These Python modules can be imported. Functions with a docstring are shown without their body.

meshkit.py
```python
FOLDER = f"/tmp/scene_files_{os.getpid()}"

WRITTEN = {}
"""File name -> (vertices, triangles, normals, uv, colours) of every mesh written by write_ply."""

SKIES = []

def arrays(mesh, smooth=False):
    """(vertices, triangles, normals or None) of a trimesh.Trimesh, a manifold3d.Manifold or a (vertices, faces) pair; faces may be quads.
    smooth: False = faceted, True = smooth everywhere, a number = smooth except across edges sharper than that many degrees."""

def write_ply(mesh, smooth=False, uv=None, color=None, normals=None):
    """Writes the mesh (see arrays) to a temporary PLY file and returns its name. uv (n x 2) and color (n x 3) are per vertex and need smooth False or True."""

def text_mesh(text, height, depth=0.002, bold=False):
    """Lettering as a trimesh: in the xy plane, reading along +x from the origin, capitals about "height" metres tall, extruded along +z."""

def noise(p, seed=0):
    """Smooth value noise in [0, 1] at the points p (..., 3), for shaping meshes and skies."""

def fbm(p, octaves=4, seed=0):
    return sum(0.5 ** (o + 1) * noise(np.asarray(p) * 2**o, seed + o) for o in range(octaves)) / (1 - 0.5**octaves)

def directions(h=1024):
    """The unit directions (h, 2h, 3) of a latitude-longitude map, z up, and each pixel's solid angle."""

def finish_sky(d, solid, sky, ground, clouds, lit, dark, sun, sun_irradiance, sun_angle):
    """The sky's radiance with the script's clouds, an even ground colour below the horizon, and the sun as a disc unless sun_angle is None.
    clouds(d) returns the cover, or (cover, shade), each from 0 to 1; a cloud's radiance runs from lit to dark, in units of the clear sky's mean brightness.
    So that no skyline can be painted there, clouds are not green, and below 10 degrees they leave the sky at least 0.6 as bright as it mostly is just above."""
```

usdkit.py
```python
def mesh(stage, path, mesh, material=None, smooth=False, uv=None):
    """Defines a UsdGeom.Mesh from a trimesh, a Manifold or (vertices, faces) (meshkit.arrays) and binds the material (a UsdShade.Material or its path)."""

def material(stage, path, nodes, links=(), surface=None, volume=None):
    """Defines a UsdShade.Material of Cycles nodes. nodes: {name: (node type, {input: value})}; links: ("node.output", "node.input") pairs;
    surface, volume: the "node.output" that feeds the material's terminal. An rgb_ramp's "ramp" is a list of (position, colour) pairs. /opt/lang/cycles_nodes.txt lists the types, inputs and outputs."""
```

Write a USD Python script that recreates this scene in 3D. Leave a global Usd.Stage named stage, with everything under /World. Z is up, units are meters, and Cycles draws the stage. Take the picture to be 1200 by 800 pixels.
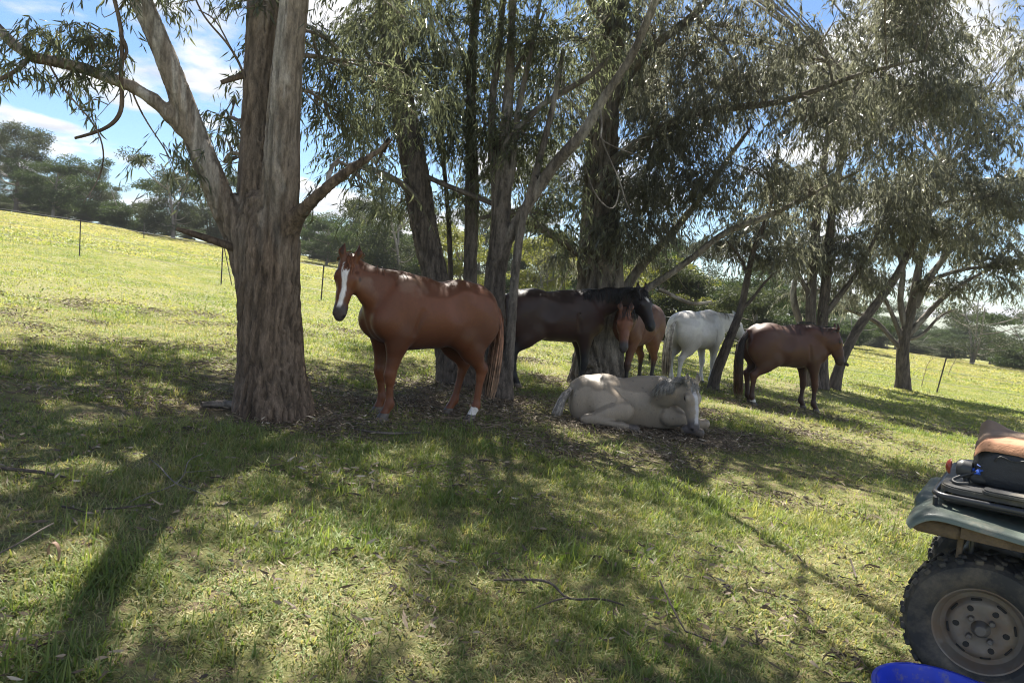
import math, random
import numpy as np, trimesh, usdkit, meshkit
from pxr import Usd, UsdGeom, UsdLux, UsdShade, Gf, Sdf, Vt

stage = Usd.Stage.CreateInMemory()
UsdGeom.SetStageUpAxis(stage, 'Z')
UsdGeom.SetStageMetersPerUnit(stage, 1.0)
UsdGeom.Xform.Define(stage, '/World')
UsdGeom.Scope.Define(stage, '/World/Looks')
V3 = lambda *a: np.array(a if len(a) == 3 else a[0], float)

# ------------------------------------------------------------------ camera
CAM_H, FPX, PITCH, ROLL = 1.5, 870.0, math.radians(4.4), math.radians(4.5)
CAM = V3(0, 0, CAM_H)
_f0, _r0 = V3(0, math.cos(PITCH), -math.sin(PITCH)), V3(1, 0, 0)
_u0 = np.cross(_r0, _f0)
CR = _r0 * math.cos(ROLL) + _u0 * math.sin(ROLL)
CU = -_r0 * math.sin(ROLL) + _u0 * math.cos(ROLL)
CF = _f0
cam = UsdGeom.Camera.Define(stage, '/World/camera')
m4 = Gf.Matrix4d(*CR, 0, *CU, 0, *(-CF), 0, *CAM, 1)
cam.AddTransformOp().Set(m4)
cam.CreateHorizontalApertureAttr(36.0)
cam.CreateVerticalApertureAttr(24.0)
cam.CreateFocalLengthAttr(36.0 * FPX / 1200.0)
cam.CreateClippingRangeAttr(Gf.Vec2f(0.05, 5000))
cam.CreateExposureAttr(EXPOSURE := 1.88)

# ------------------------------------------------------------------ sky and sun
SUN_AZ, SUN_EL = math.radians(-6.0), math.radians(55.0)          # azimuth measured from +y towards +x
SUN = V3(math.sin(SUN_AZ) * math.cos(SUN_EL), math.cos(SUN_AZ) * math.cos(SUN_EL), math.sin(SUN_EL))
sky_mat = usdkit.material(stage, '/World/Looks/sky_look', {
    'sky': ('sky_texture', {'sky_type': 'single_scattering', 'sun_disc': False, 'sun_elevation': SUN_EL,
                            'sun_rotation': math.atan2(SUN[0], SUN[1]), 'altitude': 60.0, 'aerosol_density': 0.25}),
    'geo': ('texture_coordinate', {}),
    'sep': ('separate_xyz', {}),
    'zz': ('math', {'math_type': 'add', 'value2': 0.16}),
    'zm': ('math', {'math_type': 'maximum', 'value2': 0.12}),
    'dx': ('math', {'math_type': 'divide'}),
    'dy': ('math', {'math_type': 'divide'}),
    'cmb': ('combine_xyz', {'z': 0.37}),
    'n': ('noise_texture', {'scale': 1.55, 'detail': 9.0, 'roughness': 0.54, 'distortion': 0.15}),
    'r': ('map_range', {'range_type': 'smoothstep', 'from_min': 0.50, 'from_max': 0.60, 'to_min': 0.0, 'to_max': 1.0, 'clamp': True}),
    'n2': ('noise_texture', {'scale': 3.2, 'detail': 6.0, 'roughness': 0.6}),
    'cr': ('rgb_ramp', {'ramp': [(0.3, (3.5, 3.75, 4.3)), (0.62, (6.3, 6.35, 6.4))]}),
    'tint': ('mix_color', {'blend_type': 'multiply', 'fac': 1.0, 'b': (.56, .69, .84), 'use_clamp': False}),
    'mx': ('mix_color', {'use_clamp': False}),
    'bg': ('background_shader', {'strength': 0.05}),
}, [('geo.generated', 'sep.vector'), ('sep.z', 'zz.value1'), ('zz.value', 'zm.value1'), ('sep.x', 'dx.value1'), ('zm.value', 'dx.value2'),
    ('sep.y', 'dy.value1'), ('zm.value', 'dy.value2'), ('dx.value', 'cmb.x'), ('dy.value', 'cmb.y'), ('cmb.vector', 'n.vector'),
    ('cmb.vector', 'n2.vector'), ('n.fac', 'r.value'), ('n2.fac', 'cr.fac'), ('r.result', 'mx.fac'), ('sky.color', 'tint.a'), ('tint.result', 'mx.a'),
    ('cr.color', 'mx.b'), ('mx.result', 'bg.color')], surface='bg.background')
dome = UsdLux.DomeLight.Define(stage, '/World/sky')
UsdShade.MaterialBindingAPI.Apply(dome.GetPrim()).Bind(sky_mat)
dome.GetPrim().SetCustomDataByKey('kind', 'structure')
sun = UsdLux.DistantLight.Define(stage, '/World/sun')
sun.CreateIntensityAttr(1.25)
sun.CreateAngleAttr(0.5)
sun.CreateNormalizeAttr(True)
sun.CreateColorAttr(Gf.Vec3f(1.0, 0.95, 0.86))
sun.GetPrim().SetCustomDataByKey('kind', 'structure')
_z = SUN / np.linalg.norm(SUN)
_x = np.cross([0, 1, 0], _z); _x /= np.linalg.norm(_x)
_y = np.cross(_z, _x)
sun.AddTransformOp().Set(Gf.Matrix4d(*_x, 0, *_y, 0, *_z, 0, *(_z * 60), 1))

# ------------------------------------------------------------------ helpers
_names = {}
def numbered(base):
    n = _names.get(base, -1) + 1
    _names[base] = n
    return base if n == 0 else f'{base}_{n:03d}'

def tag(prim, label=None, cat=None, group=None, kind=None):
    p = prim.GetPrim() if hasattr(prim, 'GetPrim') else prim
    for k, v in (('label', label), ('category', cat), ('group', group), ('kind', kind)):
        if v:
            p.SetCustomDataByKey(k, v)
    return p

def thing(name, label, cat, loc=(0, 0, 0), rotz=0.0, group=None, tilt=None):
    x = UsdGeom.Xform.Define(stage, '/World/' + numbered(name))
    x.AddTranslateOp().Set(Gf.Vec3d(*map(float, loc)))
    x.AddRotateZOp().Set(math.degrees(rotz))
    if tilt:
        x.AddRotateXYZOp(opSuffix='tilt').Set(Gf.Vec3f(*[math.degrees(t) for t in tilt]))
    return tag(x, label, cat, group)

def obj(name, mesh, mat, parent=None, smooth=False, color=None, attrs=None):
    """One Mesh prim: under parent, or under /World."""
    base = (str(parent.GetPath()) if parent is not None else '/World') + '/' + name
    n = _names.get(base, -1) + 1
    _names[base] = n
    path = base if n == 0 else f'{base}_{n:03d}'
    p = usdkit.mesh(stage, path, mesh, mat, smooth=smooth)
    api = UsdGeom.PrimvarsAPI(p)
    if color is not None:
        api.CreatePrimvar('coat', Sdf.ValueTypeNames.Float3Array, 'vertex').Set(Vt.Vec3fArray.FromNumpy(np.asarray(color, np.float32)))
    for k, v in (attrs or {}).items():
        api.CreatePrimvar(k, Sdf.ValueTypeNames.FloatArray, 'vertex').Set(Vt.FloatArray.FromNumpy(np.asarray(v, np.float32)))
    return p.GetPrim()

def rays(px, py):
    d = ((px - 600.0) / FPX)[..., None] * CR - ((py - 400.0) / FPX)[..., None] * CU + CF
    return d

def at(px, py, depth):
    """The point on the ray of a photograph pixel whose distance ahead (y) is depth."""
    d = rays(np.array(float(px)), np.array(float(py)))
    return CAM + d * (depth / d[1])

SLOPE = 0.064
def ground_z(x, y):
    x, y = np.asarray(x, float), np.asarray(y, float)
    r = np.hypot(x, y)
    z = -SLOPE * 160 * np.tanh(x / 160)
    p = np.stack([x, y, np.zeros_like(x)], -1)
    z = z + 0.05 * (meshkit.noise(p / 1.3, 3) - 0.5) + 0.025 * (meshkit.noise(p / 0.42, 4) - 0.5)
    z = z + 1.6 * np.clip((r - 28) / 55, 0, 1) ** 1.3 * np.clip(-x / (r + 1e-6) * 2.0, 0, 1)
    far = np.clip((r - 22) / 40, 0, 1)
    z = z + far * 0.9 * (meshkit.noise(p / 24.0, 5) - 0.5)
    return z

def gp(px, py):
    """Where the ray of a photograph pixel meets the ground."""
    d = rays(np.array(float(px)), np.array(float(py)))
    t = 1.0
    for _ in range(60):
        q = CAM + d * t
        gap = q[2] - float(ground_z(q[0], q[1]))
        t += gap / max(0.02, -(d[2] + SLOPE * d[0]))
        t = min(max(t, 0.3), 400)
    return CAM + d * t

def project(P):
    q = np.asarray(P, float) - CAM
    z = q @ CF
    return 600 + FPX * (q @ CR) / z, 400 - FPX * (q @ CU) / z

def rot_z(a):
    c, s = math.cos(a), math.sin(a)
    return np.array([[c, -s, 0], [s, c, 0], [0, 0, 1.0]])

def spline(pts, n):
    """Catmull-Rom through the rows of pts (any width), n samples in all."""
    p = np.asarray(pts, float)
    if len(p) == 2:
        t = np.linspace(0, 1, n)[:, None]
        return p[0] * (1 - t) + p[1] * t
    seg = np.r_[0, np.cumsum(np.sqrt(np.linalg.norm(np.diff(p[:, :3], axis=0), axis=1)) + 1e-6)]
    u = np.linspace(0, seg[-1], n)
    from scipy.interpolate import PchipInterpolator, CubicSpline
    q = CubicSpline(seg, p[:, :3], bc_type='natural')(u)
    if p.shape[1] > 3:
        q = np.hstack([q, PchipInterpolator(seg, p[:, 3:])(u)])
    return q

def frames(c):
    t = np.gradient(c, axis=0)
    t /= np.linalg.norm(t, axis=1, keepdims=True) + 1e-12
    ref = np.array([1.0, 0, 0]) if abs(t[0, 0]) < 0.8 else np.array([0, 1.0, 0])
    a = np.zeros_like(c)
    v = ref
    for i in range(len(c)):
        v = v - t[i] * (v @ t[i])
        v /= np.linalg.norm(v)
        a[i] = v
    return t, a, np.cross(t, a)

def tube(c, r, sides=8, cap=True):
    """A round tube along the points c with radii r: (vertices, triangles)."""
    c = np.asarray(c, float)
    r = np.broadcast_to(np.asarray(r, float), (len(c),))
    t, a, b = frames(c)
    ang = np.arange(sides) * 2 * np.pi / sides
    v = c[:, None] + r[:, None, None] * (np.cos(ang)[None, :, None] * a[:, None] + np.sin(ang)[None, :, None] * b[:, None])
    i, j = np.meshgrid(np.arange(len(c) - 1), np.arange(sides), indexing='ij')
    q = np.stack([i * sides + j, i * sides + (j + 1) % sides, (i + 1) * sides + (j + 1) % sides, (i + 1) * sides + j], -1).reshape(-1, 4)
    v = v.reshape(-1, 3)
    f = np.vstack([q[:, [0, 1, 2]], q[:, [0, 2, 3]]])
    if cap:
        n = len(v)
        v = np.vstack([v, c[:1], c[-1:]])
        k = np.arange(sides)
        e = (len(c) - 1) * sides
        f = np.vstack([f, np.stack([np.full(sides, n), (k + 1) % sides, k], 1), np.stack([np.full(sides, n + 1), e + k, e + (k + 1) % sides], 1)])
    return v, f

class MB:
    """Collects (vertices, triangles) pairs into one mesh."""
    def __init__(self):
        self.v, self.f, self.t, self.n = [], [], [], 0
    def add(self, v, f=None, tint=0.5):
        if f is None:
            v, f = (np.asarray(v.vertices), np.asarray(v.faces)) if hasattr(v, 'vertices') else v
        self.v.append(np.asarray(v, float)); self.f.append(np.asarray(f, int) + self.n)
        self.t.append(np.broadcast_to(np.asarray(tint, float), (len(v),)))
        self.n += len(v)
        return self
    def tint(self):
        return np.concatenate(self.t)
    def get(self):
        return np.vstack(self.v), np.vstack(self.f)

def rbox(size, r=0.01, loc=(0, 0, 0), R=None, seg=8):
    """A box with rounded edges."""
    import manifold3d as m3
    sx, sy, sz = (max(s / 2 - r, 1e-4) for s in size)
    s = m3.Manifold.sphere(r, seg)
    h = m3.Manifold.batch_hull([s.translate([a * sx, b * sy, c * sz]) for a in (-1, 1) for b in (-1, 1) for c in (-1, 1)])
    v, f, _ = meshkit.arrays(h)
    if R is not None:
        v = v @ np.asarray(R).T
    return v + np.asarray(loc), f

def lathe(profile, n=48, axis='z'):
    """Revolves (radius, height) pairs about z: (vertices, triangles)."""
    p = np.asarray(profile, float)
    a = np.arange(n) * 2 * np.pi / n
    v = np.stack([p[:, None, 0] * np.cos(a), p[:, None, 0] * np.sin(a), np.broadcast_to(p[:, None, 1], (len(p), n))], -1).reshape(-1, 3)
    i, j = np.meshgrid(np.arange(len(p) - 1), np.arange(n), indexing='ij')
    q = np.stack([i * n + j, i * n + (j + 1) % n, (i + 1) * n + (j + 1) % n, (i + 1) * n + j], -1).reshape(-1, 4)
    return v, np.vstack([q[:, [0, 1, 2]], q[:, [0, 2, 3]]])

def simple(name, color, rough=0.6, spec=0.5, metallic=0.0, var=0.15, scale=6.0, bump=0.0, bscale=60.0, dirt=None, dirt_amt=0.5, dirt_scale=3.0):
    """A procedural paint, plastic or cloth: base colour varied by noise, optional dirt and fine relief."""
    c = np.array(color, float)
    nodes = {'g': ('geometry', {}), 'n': ('noise_texture', {'scale': scale, 'detail': 5.0, 'roughness': 0.6}),
             'r': ('rgb_ramp', {'ramp': [(0.3, tuple(c * (1 - var))), (0.7, tuple(np.minimum(c * (1 + var), 1)))]}),
             'p': ('principled_bsdf', {'roughness': rough, 'specular_ior_level': spec, 'metallic': metallic})}
    links = [('g.position', 'n.vector'), ('n.fac', 'r.fac')]
    last = 'r.color'
    if dirt is not None:
        nodes['dn'] = ('noise_texture', {'scale': dirt_scale, 'detail': 7.0, 'roughness': 0.68})
        nodes['dr'] = ('map_range', {'from_min': 0.62 - 0.35 * dirt_amt, 'from_max': 0.78 - 0.3 * dirt_amt, 'to_max': 0.95, 'clamp': True})
        nodes['dm'] = ('mix_color', {'b': tuple(dirt)})
        links += [('g.position', 'dn.vector'), ('dn.fac', 'dr.value'), ('dr.result', 'dm.fac'), (last, 'dm.a')]
        last = 'dm.result'
    if bump:
        nodes['bn'] = ('noise_texture', {'scale': bscale, 'detail': 4.0})
        nodes['b'] = ('bump', {'strength': bump, 'distance': 0.01})
        links += [('g.position', 'bn.vector'), ('bn.fac', 'b.height'), ('b.normal', 'p.normal')]
    links.append((last, 'p.base_color'))
    return usdkit.material(stage, '/World/Looks/' + name, nodes, links, surface='p.BSDF')
# ------------------------------------------------------------------ ground
def ground_material():
    return usdkit.material(stage, '/World/Looks/paddock', {
        'g': ('geometry', {}), 'sp': ('separate_xyz', {}),
        'n1': ('noise_texture', {'scale': 0.55, 'detail': 6.0, 'roughness': 0.62}),
        'n2': ('noise_texture', {'scale': 7.0, 'detail': 6.0, 'roughness': 0.7}),
        'n3': ('noise_texture', {'scale': 60.0, 'detail': 4.0, 'roughness': 0.7}),
        'soil': ('rgb_ramp', {'ramp': [(0.3, (.045, .033, .023)), (0.5, (.10, .074, .050)), (0.72, (.20, .155, .105))]}),
        'grass': ('rgb_ramp', {'ramp': [(0.25, (.10, .105, .042)), (0.5, (.175, .165, .070)), (0.75, (.28, .24, .125))]}),
        'straw': ('rgb_ramp', {'ramp': [(0.25, (.10, .13, .038)), (0.5, (.16, .165, .060)), (0.75, (.24, .205, .085))]}),
        'far': ('map_range', {'from_min': 14.0, 'from_max': 60.0, 'to_min': 0.0, 'to_max': 1.0, 'clamp': True}),
        'len': ('vector_math', {'math_type': 'length'}),
        'fn': ('math', {'math_type': 'multiply_add', 'value2': 1.6, 'value3': -0.5}),
        'ff': ('math', {'math_type': 'add', 'use_clamp': True}),
        'mgs': ('mix_color', {}),
        'bare': ('map_range', {'from_min': 0.50, 'from_max': 0.62, 'to_min': 0.0, 'to_max': 1.0, 'clamp': True}),
        'near': ('map_range', {'from_min': 10.0, 'from_max': 20.0, 'to_min': 1.0, 'to_max': 0.12, 'clamp': True}),
        'bm': ('math', {'math_type': 'multiply'}),
        'worn': ('attribute', {'attribute': 'worn'}),
        'bx': ('math', {'math_type': 'maximum'}),
        'ms': ('mix_color', {}),
        'b': ('bump', {'strength': 0.7, 'distance': 0.03}),
        'p': ('principled_bsdf', {'roughness': 0.95, 'specular_ior_level': 0.1}),
    }, [('g.position', 'n1.vector'), ('g.position', 'n2.vector'), ('g.position', 'n3.vector'), ('n3.fac', 'soil.fac'), ('n2.fac', 'grass.fac'),
        ('n2.fac', 'straw.fac'), ('g.position', 'len.vector1'), ('len.value', 'far.value'), ('n1.fac', 'fn.value1'), ('fn.value', 'ff.value1'),
        ('far.result', 'ff.value2'), ('ff.value', 'mgs.fac'), ('grass.color', 'mgs.a'), ('straw.color', 'mgs.b'), ('n2.fac', 'bare.value'),
        ('len.value', 'near.value'), ('bare.result', 'bm.value1'), ('near.result', 'bm.value2'), ('bm.value', 'bx.value1'), ('worn.fac', 'bx.value2'),
        ('bx.value', 'ms.fac'), ('mgs.result', 'ms.a'), ('soil.color', 'ms.b'), ('ms.result', 'p.base_color'), ('n3.fac', 'b.height'), ('b.normal', 'p.normal')],
        surface='p.BSDF')

WORN = [(-2.2, 7.0, 1.5, 1.0), (-1.0, 8.2, 1.6, .9), (0.2, 8.6, 1.7, 1.0), (1.6, 8.8, 1.5, 1.0), (2.6, 9.0, 1.2, .7), (1.4, 11.6, 1.5, .7), (3.8, 11.5, 1.8, .6),
        (5.0, 13.2, 1.8, .55), (-0.6, 10.2, 1.4, .8), (-3.4, 7.6, 1.2, .5), (7.5, 18.2, 2.2, .5), (-.7, 6.6, .8, .6), (1.1, 7.2, .9, .6), (2.2, 7.4, 1.0, .5)]
def worn(x, y):
    """Where hooves and shade have left bare earth and litter: 0 to 1."""
    x, y = np.asarray(x, float), np.asarray(y, float)
    w = np.zeros_like(x)
    for cx, cy, r, a in WORN:
        w = np.maximum(w, a * np.exp(-((x - cx) ** 2 + ((y - cy) * 1.25) ** 2) / r ** 2 * 1.1))
    p = np.stack([x, y, np.zeros_like(x)], -1)
    return np.clip(w * 1.25 + 2.0 * (meshkit.fbm(p * 1.9, 4, 9) - .62), 0, 1) * .9

def build_ground():
    rings = np.r_[np.linspace(.3, 12, 170), np.geomspace(12.12, 262, 110)]
    az = np.linspace(0, 2 * np.pi, 421)[:-1]
    r, a = np.meshgrid(rings, az, indexing='ij')
    x, y = r * np.sin(a), r * np.cos(a)
    z = ground_z(x, y)
    v = np.stack([x, y, z], -1).reshape(-1, 3)
    n = len(az)
    i, j = np.meshgrid(np.arange(len(rings) - 1), np.arange(n), indexing='ij')
    q = np.stack([i * n + j, i * n + (j + 1) % n, (i + 1) * n + (j + 1) % n, (i + 1) * n + j], -1).reshape(-1, 4)[:, ::-1]
    f = np.vstack([q[:, [0, 1, 2]], q[:, [0, 2, 3]]])
    c = len(v); v = np.vstack([v, [[0, 0, float(ground_z(0, 0))]]])
    f = np.vstack([f, np.stack([np.full(n, c), (np.arange(n) + 1) % n, np.arange(n)], 1)])
    w = worn(v[:, 0], v[:, 1])
    g = obj('ground', (v, f), ground_material(), smooth=True, attrs={'worn': w})
    tag(g, kind='structure')
build_ground()

# zones of the ground that the sun reaches between the crowns: photograph pixel centre, radii, strength
LIT = [(55, 690, 100, 55, 1), (0, 600, 60, 22, .4), (335, 705, 140, 110, 1), (440, 775, 95, 45, 1), (760, 575, 140, 48, 1), (905, 560, 150, 45, .9), (1000, 640, 170, 90, .95),
       (1000, 760, 150, 70, 1), (850, 700, 110, 80, .85), (610, 690, 70, 26, .45), (720, 790, 90, 40, .4), (560, 640, 60, 20, .25), (1120, 540, 130, 38, .9), (1180, 700, 150, 120, .9),
       (85, 545, 100, 24, .8), (240, 560, 50, 22, .8), (640, 420, 45, 25, .9), (930, 430, 110, 22, .8), (680, 510, 40, 12, .6), (960, 490, 60, 14, .4),
       (480, 560, 40, 12, .35), (110, 480, 60, 16, .3), (10, 430, 60, 14, .3)]
def lit(px, py):
    px, py = np.asarray(px, float), np.asarray(py, float)
    w = np.zeros_like(px)
    for cx, cy, rx, ry, s in LIT:
        d = ((px - cx) / rx) ** 2 + ((py - cy) / ry) ** 2
        w = np.maximum(w, s * np.clip((1.08 - d) * 3.2 + .5, 0, 1))
    back = np.interp(px, [-400, 0, 270, 420, 560, 700, 860, 980, 1200, 1600], [375, 385, 398, 398, 388, 385, 435, 446, 488, 560])
    return np.maximum(w, np.clip((back - py) / 8 + .5, 0, 1))
def sun_lets_through(P):
    """For points in the crowns: how much the sunny zone asks for a gap there."""
    t = P[:, 2] / SUN[2]
    for _ in range(3):
        q = P - SUN * t[:, None]
        t = t + (q[:, 2] - ground_z(q[:, 0], q[:, 1])) / SUN[2]
    q = P - SUN * t[:, None]
    ahead = (q - CAM) @ CF > .6
    px, py = project(np.where(ahead[:, None], q, CAM + CF * 3))
    return np.where(ahead, lit(px, py), .35)
# ------------------------------------------------------------------ smoothly joined solids
def surface_nets(F, origin, h):
    s = F < 0
    nx, ny, nz = (d - 1 for d in F.shape)
    corner = [np.array([(i >> 0) & 1, (i >> 1) & 1, (i >> 2) & 1]) for i in range(8)]
    cnt = np.zeros((nx, ny, nz), np.uint8)
    for c in corner:
        cnt += s[c[0]:c[0] + nx, c[1]:c[1] + ny, c[2]:c[2] + nz]
    cells = np.argwhere((cnt > 0) & (cnt < 8))
    vals = np.stack([F[cells[:, 0] + c[0], cells[:, 1] + c[1], cells[:, 2] + c[2]] for c in corner], 1).astype(float)
    n = np.zeros(len(cells)); acc = np.zeros((len(cells), 3))
    for a in range(8):
        for ax in range(3):
            if corner[a][ax] == 0:
                b = a + (1 << ax)
                fa, fb = vals[:, a], vals[:, b]
                x = (fa < 0) != (fb < 0)
                t = np.where(x, fa / np.where(x, fa - fb, 1), 0)
                n += x
                for k in range(3):
                    acc[:, k] += x * (corner[a][k] + (t if k == ax else 0))
    idx = np.full(cnt.shape, -1, np.int32); idx[tuple(cells.T)] = np.arange(len(cells))
    V = origin + (cells + acc / n[:, None]) * h
    faces = []
    for ax in range(3):
        u, w = (ax + 1) % 3, (ax + 2) % 3
        lo = [slice(None)] * 3; hi = [slice(None)] * 3
        lo[ax] = slice(0, -1); hi[ax] = slice(1, None)
        x = s[tuple(lo)] != s[tuple(hi)]
        e = np.argwhere(x)
        ok = (e[:, u] > 0) & (e[:, w] > 0) & (e[:, u] < F.shape[u] - 1) & (e[:, w] < F.shape[w] - 1)
        e = e[ok]
        inside = s[tuple(e.T)]
        q = []
        for du, dw in ((-1, -1), (0, -1), (0, 0), (-1, 0)):
            c = e.copy(); c[:, u] += du; c[:, w] += dw
            q.append(idx[tuple(c.T)])
        q = np.stack(q, 1)
        q[~inside] = q[~inside][:, ::-1]
        faces.append(q)
    q = np.vstack(faces)
    return V, np.vstack([q[:, [0, 1, 2]], q[:, [0, 2, 3]]])

class Clay:
    """Smoothly joined tapered bones: one continuous skin."""
    def __init__(self):
        self.p = []
    def cone(self, a, b, ra, rb, ka=1.0, kb=None, side=(0, 1, 0), k=0.05, cut=False):
        self.p.append(('c', V3(a), V3(b), ra, rb, ka, ka if kb is None else kb, V3(side), k, cut)); return self
    def ell(self, c, r, R=None, k=0.06, cut=False):
        self.p.append(('e', V3(c), V3(r), np.eye(3) if R is None else np.asarray(R), k, cut)); return self
    def mesh(self, h, whole=True):
        lo, hi = np.full(3, 9e9), np.full(3, -9e9)
        for q in self.p:
            if q[0] == 'c':
                for c, r in ((q[1], q[3]), (q[2], q[4])):
                    lo, hi = np.minimum(lo, c - r * 1.25), np.maximum(hi, c + r * 1.25)
            else:
                lo, hi = np.minimum(lo, q[1] - max(q[2])), np.maximum(hi, q[1] + max(q[2]))
        lo -= 0.06; hi += 0.06
        n = np.ceil((hi - lo) / h).astype(int) + 1
        F = np.full(n, 9.0, np.float32)
        ax = [lo[i] + h * np.arange(n[i]) for i in range(3)]
        for q in self.p:
            if q[0] == 'c':
                _, a, b, ra, rb, ka, kb, side, k, cut = q
                R = max(ra * max(ka, 1), rb * max(kb, 1)) + k + 2.5 * h
                bl, bh = np.minimum(a, b) - R, np.maximum(a, b) + R
            else:
                _, c, r, Rm, k, cut = q
                R = max(r) + k + 2.5 * h
                bl, bh = c - R, c + R
            i0 = np.clip(np.floor((bl - lo) / h).astype(int), 0, n - 1); i1 = np.clip(np.ceil((bh - lo) / h).astype(int) + 1, 1, n)
            if np.any(i1 <= i0):
                continue
            P = np.stack(np.meshgrid(*[ax[j][i0[j]:i1[j]] for j in range(3)], indexing='ij'), -1)
            if q[0] == 'c':
                u = b - a; L = np.linalg.norm(u) + 1e-9; u = u / L
                s = side - u * (side @ u); s /= np.linalg.norm(s) + 1e-9
                w = np.cross(u, s)
                P = P - a
                tu = P @ u
                t = np.clip(tu / L, 0, 1)
                kk = ka + (kb - ka) * t
                ps = (P @ s) / kk
                pw = P @ w
                rr = ra + (rb - ra) * t
                d = (np.sqrt((tu - t * L) ** 2 + ps ** 2 + pw ** 2) - rr) * np.clip(kk, 0.6, 1)
            else:
                Q = (P - c) @ Rm
                k0 = np.linalg.norm(Q / r, axis=-1); k1 = np.linalg.norm(Q / r ** 2, axis=-1)
                d = k0 * (k0 - 1) / np.maximum(k1, 1e-6)
            sub = F[i0[0]:i1[0], i0[1]:i1[1], i0[2]:i1[2]]
            if cut:
                hh = np.maximum(k - np.abs(sub + d), 0) / k
                sub[...] = np.maximum(sub, -d) + hh * hh * k / 4
            else:
                hh = np.maximum(k - np.abs(sub - d), 0) / k
                sub[...] = np.minimum(sub, d) - hh * hh * k / 4
        v, f = surface_nets(F, lo, h)
        m = trimesh.Trimesh(v, f, process=False)
        trimesh.smoothing.filter_taubin(m, lamb=0.5, nu=0.52, iterations=6)
        if not whole:
            return m
        parts = trimesh.graph.connected_components(m.face_adjacency, nodes=np.arange(len(m.faces)))
        big = max(parts, key=len)
        m.update_faces(np.isin(np.arange(len(m.faces)), big)); m.remove_unreferenced_vertices()
        return m

# ------------------------------------------------------------------ horses
FRONT = [(0.36, .12, 1.34), (0.565, .15, 1.04), (0.42, .16, 0.91), (0.50, .145, 0.47), (0.49, .145, 0.165), (0.545, .145, 0.075)]
HIND = [(-0.52, .13, 1.16), (-0.39, .165, 0.88), (-0.69, .14, 0.56), (-0.665, .14, 0.165), (-0.615, .14, 0.075)]

def leg_shift(base, dx=0.0, swing=0.0, side=1, dy=0.0):
    """A leg's joints: everything below the elbow or stifle swung forward by dx at the hoof."""
    p = [V3(q) for q in base]
    top = 2 if len(p) == 6 else 1
    z0 = p[top][2]
    for i in range(top + 1, len(p)):
        w = (z0 - p[i][2]) / z0
        p[i] = p[i] + V3(dx * w, dy * w, 0)
    return [V3(q[0], q[1] * side, q[2]) for q in p]

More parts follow.
